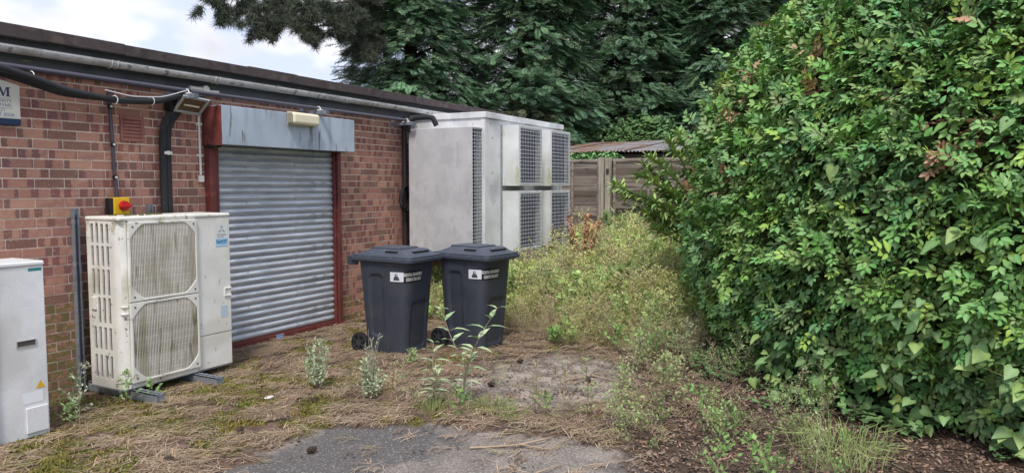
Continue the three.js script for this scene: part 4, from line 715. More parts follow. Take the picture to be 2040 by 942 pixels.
// lance leaved shrub poking out of the hedge's far edge
{
  const s = thing('leafy_shrub', 'pale green narrow leaved shrub sticking out of the left edge of the hedge', 'shrub', [8.05, 0, 3.75]);
  const lg = [0, 1].map((k) => { const b = new MB(); b.leaf(V(0, 0, 0), V(0, 0, 1), V(0, 1, 0), 1, 0.32, [0.34, 0.49, 0.17], { rows: LANCE, fold: 0.2, droop: [0.2, 0.4][k], mid: [0.2, 0.33, 0.12] }); return b.geo(); });
  const mats = [[1, 1, 1], [0.8, 0.95, 0.9], [1.35, 1.25, 0.9]].map((c) => { const m = leafMat({ roughness: 0.55 }); m.color.setRGB(...c); return m; });
  const st = new MB(); let count = 0; const rest = [];
  const tips = [[-0.35, 1.5, -0.65], [-0.25, 1.95, -0.45], [-0.15, 2.1, -0.25], [-0.4, 1.75, -0.5], [-0.3, 1.35, -0.5], [-0.1, 1.25, -0.45], [-0.05, 1.6, -0.35], [-0.2, 1.6, -0.3], [0.1, 2.2, -0.2], [-0.3, 1.15, -0.35], [-0.45, 1.45, -0.3], [-0.1, 1.85, -0.55], [-0.5, 1.62, -0.75]];
  for (const t of tips) {
    const e = V(...t), b0 = V(0.2, 0, 0.4), m = V(0.15, t[1] * 0.65, 0.1); const cv = new THREE.CatmullRomCurve3([b0, m, V().lerpVectors(m, e, 0.6).add(V(0, 0.06, 0)), e]);
    st.stem(cv.getPoints(10), 0.012, 0.003, [0.15, 0.13, 0.07], 5);
    for (let k = 0; k < 105; k++) { const u = rr(0.45, 1), p = cv.getPoint(u), d = V().copy(cv.getTangent(u)).multiplyScalar(0.7).add(randDir().multiplyScalar(0.9)).add(V(0, 0.15, 0)).normalize(), m4 = basis(p, d, V(rr(-0.3, 0.3), 1, rr(-0.3, 0.3)).normalize(), rr(0.1, 0.16)); if (k > 22) { rest.push([m4, [rr(0.8, 1.3), 1, 0.9]]); continue; }
      const q = mesh('leaf', lg[k % 2], pick(mats), s); m4.decompose(q.position, q.quaternion, q.scale); }
  }
  mesh('stems', st.geo(), L.matte, s); instanced('foliage', lg[0], L.matte, rest, s);
}
// bindweed with large heart leaves over the foot of the hedge
{
  const b = thing('bindweed', 'trailing bindweed with large pale heart shaped leaves over the foot of the hedge', 'vine', [0, 0, 0]);
  const lg = [0, 1].map((k) => { const m = new MB(); m.leaf(V(0, 0, 0), V(0, 0, 1), V(0, 1, 0), 1, 0.86, [0.15, 0.27, 0.085], { rows: HEART, fold: [0.12, 0.28][k], droop: [0.15, 0.32][k], mid: [0.23, 0.36, 0.15] }); return m.geo(); });
  const mats = [[1, 1, 1], [0.72, 0.85, 0.8], [0.85, 0.95, 0.85], [1.2, 1.08, 0.85], [2.0, 1.35, 0.6]].map((c) => { const m = leafMat({ roughness: 0.6 }); m.color.setRGB(...c); return m; });
  const toCam = (p) => V().subVectors(CAM, p).setY(0).normalize();
  const put = (p, out, s, mi) => { const d = V(out.x * 0.4 + rr(-0.8, 0.8), -0.6 + rr(-0.3, 0.6), out.z * 0.4 + rr(-0.8, 0.8)).normalize(), n = V(out.x + rr(-0.4, 0.4), rr(0.3, 1.3), out.z + rr(-0.4, 0.4)).normalize(), q = mesh('leaf', lg[Math.floor(rnd() * 2)], mats[mi], b); basis(p, d, n, s).decompose(q.position, q.quaternion, q.scale); };
  const st = new MB(), mi = () => { const q = rnd(); return q < 0.022 ? 4 : Math.floor(rnd() * 4); };
  const trails = [[3.55, 0.95, 3.62, 0.05, 22], [3.42, 0.6, 3.4, 0.05, 16], [3.72, 0.5, 3.8, 0.03, 18], [3.5, 0.7, 3.35, 0.3, 12], [3.9, 0.55, 3.86, 0.05, 14], [3.28, 0.55, 3.2, 0.05, 12]];
  for (const [p0, y0, p1, y1, n] of trails) { const path = []; for (let k = 0; k <= n; k++) { const t = k / n, phi = lerp(p0, p1, t) + rr(-0.03, 0.03), y = lerp(y0, y1, t), p = hedgePoint(phi, y, -0.12 - 0.12 * t); path.push(p); if (k) for (let j = 0; j < (k % 2 ? 1 : 2); j++) put(V().copy(p).add(V(rr(-0.08, 0.03), rr(-0.03, 0.05), rr(-0.09, 0.09))), V(Math.cos(phi), 0, Math.sin(phi)), rr(0.055, 0.11), mi()); } st.stem(path, 0.003, 0.002, [0.16, 0.2, 0.08], 4); }
  for (const [phi, y] of [[3.5, 1.35], [3.47, 1.32], [3.53, 1.28], [3.51, 1.3], [3.43, 1.0], [3.6, 2.3], [3.72, 1.75], [3.36, 1.55], [3.44, 2.0], [3.65, 1.15], [3.38, 2.35]]) put(hedgePoint(phi, y, -0.12), V(Math.cos(phi), 0, Math.sin(phi)), rr(0.08, 0.115), mi());
  for (let k = 0; k < 95; k++) { const phi = rr(3.15, 4.0), r = hedgeR(phi, 0.1) + rr(-0.05, 0.55) * rnd() , p = V(HC.x + Math.cos(phi) * r, rr(0.04, 0.22), HC.z + Math.sin(phi) * r); if (p.x < 4.55) continue; put(p, toCam(p), rr(0.055, 0.1), mi()); }
  mesh('stems', st.geo(), L.matte, b);
  // ivy and small leaves on the ground along the hedge
  const iv = stuffThing('ground_ivy', 'low dark green ivy and seedlings covering the soil under the hedge', 'ivy');
  const ib = new MB(); for (let k = 0; k < 9; k++) { const a = rr(0, 6.28), d = V(Math.cos(a), rr(-0.1, 0.25), Math.sin(a)).normalize(), g = rr(0.7, 1.2); ib.leaf(V(rr(-0.06, 0.06), rr(0.02, 0.09), rr(-0.06, 0.06)), d, V(rr(-0.3, 0.3), 1, rr(-0.3, 0.3)).normalize(), rr(0.03, 0.055), rr(0.028, 0.045), [0.085 * g, 0.17 * g, 0.06 * g], { rows: HEART }); }
  const il = []; for (let k = 0; k < 900; k++) { const phi = rr(3.0, 4.75), r = HR - 0.5 + rnd() * rr(0.1, 0.95), X = HC.x + Math.cos(phi) * r, Z = HC.z + Math.sin(phi) * r; if (X < 4.6 || rnd() > sst(-0.3, 0.2, fbm(X * 2, Z * 2, 31, 2)) ) continue; const s = rr(0.7, 1.4), f = rr(0.7, 1.3); il.push([new THREE.Matrix4().compose(V(X, groundY(X, Z), Z), new THREE.Quaternion().setFromAxisAngle(UPV, rr(0, 6.3)), V(s, s, s)), [f * rr(0.9, 1.2), f, f * 0.95]]); }
  instanced('ivy_leaves', ib.geo(), L.matte, il, iv);
}
// ---------------------------------------------------------------- weeds
function herb(h, n, leafLen, leafCol, stemCol, seedCol, spread, broad = 0.45) {
  const b = new MB(), top = V(rr(-0.08, 0.08) * h, h, rr(-0.08, 0.08) * h), cv = new THREE.CatmullRomCurve3([V(0, 0, 0), V(rr(-0.03, 0.03), h * 0.5, rr(-0.03, 0.03)), top]);
  b.stem(cv.getPoints(5), 0.0035, 0.0015, stemCol, 3);
  for (let k = 0; k < n; k++) {
    const u = rr(0.15, 1), p = cv.getPoint(u), a = k * 2.4 + rr(-0.4, 0.4), l = spread * h * (1.1 - 0.75 * u) * rr(0.6, 1.1), e = V(p.x + Math.cos(a) * l, p.y + l * rr(0.5, 1.2), p.z + Math.sin(a) * l);
    b.strip(p, e, V(Math.sin(a), 0.3, -Math.cos(a)), 0.003, 0.0015, stemCol);
    const m = 6; for (let j = 0; j < m; j++) { const q = V().lerpVectors(p, e, (j + 0.7) / m), d = randDir().add(V(Math.cos(a) * 0.6, 0.5, Math.sin(a) * 0.6)).normalize(), seed = seedCol && rnd() < 0.5, g = rr(0.7, 1.3), c = (seed ? seedCol : leafCol).map((x) => x * g), ll = seed ? leafLen * 0.45 : leafLen * rr(0.7, 1.2); b.rhomb(q, V().copy(q).addScaledVector(d, ll), randDir(), ll * (seed ? 0.8 : broad), c); }
  }
  return b.geo();
}
const weedFront = [[-0.5, 7.35], [0.4, 7.3], [0.9, 7.25], [2.0, 6.95], [2.8, 6.65], [3.4, 6.75], [3.9, 6.85], [4.4, 7.1]];
{
  const w = stuffThing('weed_thicket', 'dense thicket of yellow green and straw coloured weeds between bins, cabinet and fence', 'weeds');
  const kinds = [];
  for (let k = 0; k < 4; k++) kinds.push(herb(0.6, 26, 0.028, [0.50, 0.55, 0.21], [0.42, 0.41, 0.21], [0.74, 0.72, 0.35], 0.34));
  for (let k = 0; k < 3; k++) kinds.push(herb(0.6, 22, 0.022, [0.56, 0.50, 0.3], [0.42, 0.33, 0.24], [0.66, 0.56, 0.38], 0.3));
  for (let k = 0; k < 2; k++) kinds.push(herb(0.45, 18, 0.06, [0.36, 0.50, 0.17], [0.18, 0.22, 0.1], null, 0.4, 0.6));
  const lists = kinds.map(() => []);
  for (let n = 0; n < 4600; n++) {
    const X = rr(6.7, 12.25), Z = rr(0.05, 4.6), f = X - pl(weedFront, Z) + 0.25 * fbm(X * 2, Z * 2, 4, 2);
    if (f < 0 || Math.hypot(X - HC.x, Z - HC.z) < HR - 0.35) continue; if (X > 8.3 && Z < 1.22) continue; if (X > 7.65 && Z < 1.22 && rnd() < 0.3) continue; if (X > 8.2 && Z < 1.5 && X < 10) continue; if (Z < 0.3 && rnd() < 0.4) continue;
    if (Math.abs(X - 6.34) < 0.35 && Math.abs(Z - 2.0) < 0.45) continue;
    let h = (0.27 + 0.34 * sst(0, 0.9, f) + 0.22 * sst(1.2, 3, f)) * (1 + 0.55 * fbm(X * 1.3, Z * 1.3, 14, 2)) * rr(0.7, 1.15); if (rnd() < 0.06) h *= 1.3; if (X > 7.6 && Z < 1.2) h = Math.min(h, 0.55);
    const pt = fbm(X * 1.5 + 9, Z * 1.5, 6, 2), k = rnd() < 0.03 + 0.4 * sst(0.04, 0.24, pt) ? 7 + Math.floor(rnd() * 2) : rnd() < 0.3 - 2 * pt ? 4 + Math.floor(rnd() * 3) : Math.floor(rnd() * 4), s = h / (k > 6 ? 0.45 : 0.6), g = rr(0.8, 1.2);
    lists[k].push([new THREE.Matrix4().compose(V(X, -0.01, Z), new THREE.Quaternion().setFromEuler(new THREE.Euler(rr(-0.3, 0.3), rr(0, 6.3), rr(-0.3, 0.3))), V(s * 1.1, s, s * 1.1)), [g, g * rr(0.9, 1.08), g * rr(0.8, 1.1)]]);
  }
  kinds.forEach((g, i) => instanced('weeds', g, L.soft, lists[i], w));
}
function plantThing(name, label, cat, pos, geo, mat = L.matte, group) { const t = thing(name, label, cat, [pos[0], groundY(pos[0], pos[1]) - 0.005, pos[1]], 0, group); mesh('foliage', geo, mat, t); return t; }
{ // rusty dock
  const t = thing('dock_plant', 'rust brown dried dock seed heads standing above the weeds by the cabinet', 'weed', [9.0, 0, 2.08]); const b = new MB(), s = new MB();
  for (let k = 0; k < 9; k++) { const e = V(rr(-0.25, 0.25), rr(1.0, 1.32), rr(-0.3, 0.3)), cv = new THREE.CatmullRomCurve3([V(0, 0, 0), V(e.x * 0.3, e.y * 0.5, e.z * 0.3), e]); s.stem(cv.getPoints(6), 0.006, 0.003, [0.22, 0.1, 0.06], 4); for (let j = 0; j < 90; j++) { const u = rr(0.6, 1), p = cv.getPoint(u).add(randDir().multiplyScalar(0.022)), g = rr(0.7, 1.35); b.rhomb(p, V().copy(p).addScaledVector(randDir(), 0.036), randDir(), 0.026, [0.46 * g, 0.24 * g, 0.14 * g]); } }
  mesh('stems', s.geo(), L.matte, t); mesh('seed_heads', b.geo(), L.matte, t);
  const lf = [0, 1].map(() => { const m = new MB(); m.leaf(V(0, 0, 0), V(0, 0, 1), V(0, 1, 0), 1, 0.32, [0.17, 0.27, 0.09], { droop: 0.3 }); return m.geo(); });
  for (let k = 0; k < 12; k++) { const a = rr(0, 6.28), q = mesh('leaf', lf[k % 2], L.matte, t); basis(V(Math.cos(a) * 0.05, rr(0.3, 0.7), Math.sin(a) * 0.05), V(Math.cos(a), rr(0, 0.6), Math.sin(a)).normalize(), UPV, rr(0.16, 0.26)).decompose(q.position, q.quaternion, q.scale); }
  const t2 = thing('broadleaf_weed', 'broad leaved pale green weed in the thicket beside the second bin', 'weed', [7.5, 0, 2.25]);
  for (let k = 0; k < 16; k++) { const a = rr(0, 6.28), q = mesh('leaf', lf[k % 2], L.soft, t2); basis(V(rr(-0.12, 0.12), rr(0.3, 0.66), rr(-0.12, 0.12)), V(Math.cos(a), rr(-0.1, 0.5), Math.sin(a)).normalize(), UPV, rr(0.1, 0.18)).decompose(q.position, q.quaternion, q.scale); }
  const sm = new MB(); for (let k = 0; k < 5; k++) sm.stem([V(0, 0, 0), V(rr(-0.1, 0.1), 0.4, rr(-0.1, 0.1)), V(rr(-0.15, 0.15), 0.7, rr(-0.15, 0.15))], 0.005, 0.002, [0.2, 0.24, 0.1]); mesh('stems', sm.geo(), L.matte, t2);
}
{ // grey green bushy weeds in the yard
  const bushy = (h, n) => { const b = new MB(); for (let k = 0; k < n; k++) { const a = rr(0, 6.28), r = rr(0.02, 0.13), hh = h * rr(0.5, 1), e = V(Math.cos(a) * r, hh, Math.sin(a) * r), cv = new THREE.CatmullRomCurve3([V(0, 0, 0), V(e.x * 0.8, hh * 0.5, e.z * 0.8), e]); b.stem(cv.getPoints(5), 0.003, 0.0015, [0.26, 0.2, 0.15], 3); for (let j = 0; j < 38; j++) { const u = rr(0.18, 1), p = cv.getPoint(u), d = randDir().add(V(0, 0.5, 0)).normalize(), g = rr(0.75, 1.3), l = rr(0.02, 0.042); b.rhomb(p, V().copy(p).addScaledVector(d, l), randDir(), l * 0.36, [0.38 * g, 0.46 * g, 0.28 * g]); } } return b.geo(); };
  plantThing('bushy_weed', 'upright grey green bushy weed in the needles left of the bins', 'weed', [4.35, 1.75], bushy(0.43, 22));
  plantThing('bushy_weed', 'grey green bushy weed with a spindly dry top in front of the first bin wheel', 'weed', [4.33, 2.29], bushy(0.35, 18));
  const dry = new MB(); for (let k = 0; k < 9; k++) { const e = V(rr(-0.07, 0.07), rr(0.4, 0.54), rr(-0.07, 0.07)); dry.stem([V(0, 0, 0), V(e.x * 0.3, 0.28, e.z * 0.3), e], 0.0035, 0.0012, [0.42, 0.39, 0.31], 3); for (let j = 0; j < 10; j++) { const p = V().lerpVectors(V(e.x * 0.3, 0.28, e.z * 0.3), e, rnd()); dry.rhomb(p, V().copy(p).addScaledVector(randDir().add(V(0, 0.8, 0)).normalize(), 0.03), randDir(), 0.006, [0.44, 0.43, 0.33]); } }
  mesh('dry_stalks', dry.geo(), L.matte, scene.getObjectByName('bushy_weed_001'));
  { // scattered seedlings on the soil and slab edges
    const o = stuffThing('scattered_weeds', 'thin scattered weeds and seedlings on the soil between slab and hedge', 'weeds');
    const kinds = [herb(0.4, 16, 0.024, [0.36, 0.46, 0.2], [0.3, 0.26, 0.16], [0.52, 0.5, 0.26], 0.4), herb(0.4, 22, 0.026, [0.3, 0.42, 0.16], [0.3, 0.22, 0.15], null, 0.5), herb(0.4, 12, 0.02, [0.46, 0.4, 0.25], [0.42, 0.32, 0.22], [0.56, 0.48, 0.3], 0.25), herb(0.25, 12, 0.04, [0.24, 0.4, 0.12], [0.26, 0.3, 0.14], null, 0.6, 0.6)], lists = kinds.map(() => []);
    for (let n = 0; n < 900; n++) {
      const X = rr(3.9, 7.2), Z = rr(2.9, 5.6), z = zone(X, Z); if (Math.hypot(X - HC.x, Z - HC.z) < HR - 0.15) continue;
      const cl = sst(0.0, 0.25, fbm(X * 1.8 + 3, Z * 1.8, 41, 3) + 0.04); if (rnd() > cl * (0.75 * z.mulch + 0.22 * z.litter + 0.04 * z.slab)) continue;
      const k = Math.floor(rnd() * 4), sc = rr(0.25, 0.95) * (0.6 + 0.6 * cl), g = rr(0.8, 1.2); lists[k].push([new THREE.Matrix4().compose(V(X, groundY(X, Z) - 0.004, Z), new THREE.Quaternion().setFromEuler(new THREE.Euler(rr(-0.35, 0.35), rr(0, 6.3), rr(-0.35, 0.35))), V(sc, sc, sc)), [g, g, g]]);
    }
    kinds.forEach((g, i) => instanced('seedlings', g, L.soft, lists[i], o));
  }
  // buddleia
  const lg = [0, 1].map((k) => { const m = new MB(); m.leaf(V(0, 0, 0), V(0, 0, 1), V(0, 1, 0), 1, 0.3, [0.33, 0.46, 0.25], { rows: LANCE, fold: 0.3, droop: [0.25, 0.5][k], mid: [0.38, 0.47, 0.29] }); return m.geo(); });
  const mats = [[1, 1, 1], [0.75, 0.85, 0.75], [1.15, 1.1, 1.05]].map((c) => { const m = leafMat({ roughness: 0.7 }); m.color.setRGB(...c); return m; });
  const budd = (label, pos, stems) => { const t = thing('buddleia_seedling', label, 'plant', [pos[0], groundY(...pos), pos[1]]), st = new MB();
    for (const [pts, l, from] of stems) { const cv = new THREE.CatmullRomCurve3(pts.map((p) => V(...p))); st.stem(cv.getPoints(10), 0.006, 0.0025, [0.33, 0.27, 0.2], 5); const n = 6; for (let k = 0; k < n; k++) { const u = lerp(from, 0.99, k / (n - 1)), p = cv.getPoint(u), a0 = k * 1.57 + rr(-0.3, 0.3); for (const s of [0, Math.PI]) { const a = a0 + s, q = mesh('leaf', lg[k % 2], pick(mats), t); basis(p, V(Math.cos(a), 0.25 + 0.5 * u, Math.sin(a)).normalize(), V(0, 1, 0), l * 1.4 * rr(0.75, 1.1) * (k === n - 1 ? 0.55 : 1)).decompose(q.position, q.quaternion, q.scale); } } }
    mesh('stems', st.geo(), L.matte, t); };
  budd('tall buddleia seedling with two forked grey green shoots in front of the second bin', [4.52, 2.98], [[[[0, 0, 0], [0.02, 0.3, 0.02], [-0.03, 0.48, -0.05], [-0.08, 0.72, -0.12]], 0.11, 0.45], [[[0, 0, 0], [0.03, 0.28, 0.03], [0.1, 0.5, 0.1], [0.16, 0.72, 0.22]], 0.12, 0.42], [[[0, 0, 0], [0.02, 0.2, 0.03], [0.04, 0.36, 0.06]], 0.11, 0.3]]);
  budd('short buddleia seedling with pale shoots left of the taller one', [4.42, 2.8], [[[[0, 0, 0], [0.0, 0.25, 0.0], [0.01, 0.47, 0.0]], 0.10, 0.2], [[[0, 0, 0], [-0.03, 0.14, 0.04], [-0.04, 0.28, 0.07]], 0.09, 0.3]]);
  // grass tufts and little weeds
  const tuft = (n, h, spread, col, w = 0.005, flop = 1) => { const b = new MB(); for (let k = 0; k < n; k++) { const a = rr(0, 6.28), r = spread * Math.sqrt(rnd()) * 0.5, p = V(Math.cos(a) * r, 0, Math.sin(a) * r), l = h * rr(0.5, 1.1), lean = rr(0.15, 0.8) * flop, g = rr(0.7, 1.3), c = col.map((x) => x * g), a2 = a + rr(-1.3, 1.3), m = V(p.x + Math.cos(a2) * l * lean * 0.35, l * 0.6, p.z + Math.sin(a2) * l * lean * 0.35), e = V(p.x + Math.cos(a2) * l * lean, l * Math.max(0.15, 1 - 0.5 * lean), p.z + Math.sin(a2) * l * lean), nn = V(Math.cos(a), 0.3, Math.sin(a)).normalize(); b.strip(p, m, nn, w, w * 0.8, c); b.strip(m, e, nn, w * 0.8, 0.0008, c); } return b.geo(); };
  plantThing('grass_tuft', 'bright yellow green tuft of long grass at the foot of the hedge', 'grass', [4.75, 5.52], tuft(260, 0.25, 0.6, [0.36, 0.45, 0.16], 0.005, 1.3), L.soft);
  plantThing('grass_tuft', 'low green grass tuft right of the buddleia seedlings on the slab edge', 'grass', [4.55, 3.2], tuft(130, 0.12, 0.3, [0.28, 0.34, 0.11]), L.soft);
  plantThing('grass_tuft', 'low green grass patch nearest the long thin twig on the slab edge', 'grass', [4.48, 3.42], tuft(100, 0.1, 0.26, [0.27, 0.36, 0.1]), L.soft);
  plantThing('grass_tuft', 'pale grass tuft at the foot of the short buddleia', 'grass', [4.36, 2.86], tuft(90, 0.16, 0.2, [0.3, 0.36, 0.14]), L.soft);
  const little = (label, pos, h, n, lc, sc, seed, len = 0.03, spread = 0.4) => plantThing('small_weed', label, 'weed', pos, herb(h * (pos[1] < 1.2 ? 0.75 : 1.1), Math.round(n * 1.7), len * 1.3, lc.map((x) => x * 1.25), sc, seed, spread), L.soft);
  const G = [0.3, 0.4, 0.17], S = [0.26, 0.2, 0.13], Y = [0.42, 0.4, 0.18];
  little('low reddish stemmed weed between the two grey green bushes', [4.36, 2.1], 0.2, 14, [0.3, 0.33, 0.13], [0.3, 0.17, 0.12], Y, 0.02);
  little('thin red stalked weed before the first bin', [4.4, 2.45], 0.26, 10, [0.3, 0.3, 0.14], [0.34, 0.17, 0.12], Y, 0.02, 0.2);
  little('dry straw coloured weed on the near slab edge', [4.55, 3.55], 0.34, 16, [0.4, 0.33, 0.2], [0.4, 0.3, 0.2], Y, 0.018, 0.22);
  little('tall thin brown stalk weed at the slab corner', [4.6, 3.75], 0.36, 10, [0.36, 0.34, 0.18], [0.36, 0.24, 0.16], Y, 0.018, 0.16);
  little('slender green weed right of the brown stalk', [4.56, 3.96], 0.4, 18, G, S, Y, 0.022, 0.22);
  little('feathery green weed nearest the asphalt, right of the slab', [4.52, 4.22], 0.42, 34, G, S, Y, 0.03, 0.36);
  little('wide feathery weed on the soil right of the slab', [4.72, 4.42], 0.46, 44, [0.24, 0.31, 0.13], S, Y, 0.028, 0.42);
  little('leafy green weed below the feathery ones by the soil', [4.45, 4.38], 0.26, 22, [0.26, 0.36, 0.14], S, Y, 0.024, 0.55);
  little('low leafy weed on the bark soil nearest the camera', [4.5, 4.82], 0.24, 20, [0.24, 0.36, 0.13], S, Y, 0.026, 0.6);
  little('bushy green weed on the soil left of the bindweed', [4.85, 4.75], 0.24, 22, [0.24, 0.36, 0.12], S, Y, 0.026, 0.6);
  little('pale wispy weed at the far right slab edge', [5.95, 3.85], 0.3, 24, [0.28, 0.31, 0.17], S, Y, 0.026, 0.5);
  little('greyish wispy weed under the hedge corner', [6.5, 4.1], 0.36, 34, [0.26, 0.31, 0.18], S, Y, 0.026, 0.5);
  little('weedy patch of grass at the middle right of the soil', [5.3, 4.35], 0.3, 36, [0.27, 0.33, 0.15], S, Y, 0.026, 0.6);
  little('small broad leaved seedling at the edge of the weed thicket', [6.75, 2.72], 0.12, 10, [0.2, 0.34, 0.09], S, null, 0.06, 0.9);
  little('small green weed at the foot of the first bin', [5.38, 1.9], 0.14, 10, [0.28, 0.36, 0.16], S, null, 0.03, 0.4);
  little('pale weed between first bin and brick wall', [6.75, 0.25], 0.5, 30, [0.27, 0.29, 0.15], S, Y, 0.03, 0.3);
  little('leafy weed growing under the corner of the stained outdoor unit', [3.42, 0.68], 0.34, 9, [0.24, 0.38, 0.14], S, null, 0.028, 0.4);
  little('little green sprig at the left support rail', [3.62, 0.75], 0.22, 6, [0.24, 0.38, 0.14], S, null, 0.03, 0.5);
  little('spindly dry weed against the clean white unit', [2.92, 0.95], 0.62, 6, [0.38, 0.4, 0.28], [0.4, 0.36, 0.28], null, 0.022, 0.3);
  little('low green weed at the base of the clean white unit', [2.98, 0.8], 0.24, 10, [0.25, 0.38, 0.15], S, null, 0.026, 0.6);
  little('straggling weed against the bricks between the two outdoor units', [3.2, 0.42], 0.4, 9, [0.25, 0.37, 0.16], S, null, 0.026, 0.35);
}
// ---------------------------------------------------------------- cones, twigs, scraps
{
  const cg = (() => { const l = []; for (let k = 0; k < 34; k++) { const t = k / 34, a = k * 2.4, r = 0.022 * Math.sin(Math.PI * clamp(t * 0.9 + 0.12)), g = new THREE.ConeGeometry(0.009, 0.02, 5); g.scale(1, 1, 0.5); g.rotateX(1.15); g.rotateY(-a + Math.PI / 2); g.translate(Math.cos(a) * r, t * 0.06 - 0.03, Math.sin(a) * r); l.push(g); } l.push(new THREE.SphereGeometry(0.018, 8, 8).scale(1, 1.6, 1)); const m = merge(l); m.rotateZ(1.4); m.translate(0, 0.024, 0); return m; })();
  const cm = std(0x43372e, 0.95);
  for (const [x, z, lab] of [[4.06, 1.98, 'dark pine cone in the needles in front of the left grey green bush'], [5.1, 2.9, 'pine cone on the concrete slab behind the buddleia'], [5.58, 3.55, 'pine cone at the right part of the slab'], [3.33, 2.65, 'pine cone on the dark asphalt patch'], [3.35, 2.0, 'pine cone near the asphalt edge'], [5.9, 2.75, 'pine cone right of the second bin'], [2.78, 2.05, 'pine cone in the needles at the bottom left']]) { const m = mesh('pine_cone', cg, cm); m.position.set(x, groundY(x, z), z); m.rotation.y = rr(0, 6); tag(m, lab, 'pine cone', 'pine cones on the ground'); }
  const tw = (label, parts, r) => { const b = new MB(); for (const pts of parts) b.stem(pts.map(([x, z, y = 0.012]) => V(x, groundY(x, z) + y, z)), r, r * 0.45, [0.36, 0.27, 0.19], 5); tag(mesh('twig', b.geo(), L.matte), label, 'twig'); };
  tw('forked pale twig lying on the asphalt', [[[3.83, 3.48], [3.92, 3.62], [3.99, 3.76, 0.025], [4.02, 3.93]], [[3.99, 3.74, 0.02], [4.12, 3.85, 0.03], [4.2, 3.86]]], 0.009);
  tw('long thin twig across the near corner of the slab', [[[5.0, 3.3], [4.85, 3.45, 0.02], [4.66, 3.62], [4.5, 3.82]]], 0.007);
  tw('short dark twig at the bottom of the asphalt', [[[3.66, 4.02], [3.72, 4.08, 0.03], [3.84, 4.1]]], 0.006);
  tw('thin twig on the right end of the slab', [[[5.55, 3.4], [5.8, 3.55, 0.03], [6.0, 3.75]], [[5.75, 3.5, 0.02], [5.7, 3.75]]], 0.007);
  tw('twig lying along the edge of the needles', [[[4.2, 3.1], [4.22, 3.3, 0.02], [4.2, 3.5]]], 0.006);
  const wg = new THREE.IcosahedronGeometry(0.045, 1); wg.scale(1, 0.2, 0.6); const wm = mesh('paper_scrap', wg, std(0xd8d4cc, 0.8)); wm.position.set(3.98, groundY(3.98, 1.6) + 0.015, 1.6); tag(wm, 'small white scrap lying in the needles left of the bushes', 'scrap');
}
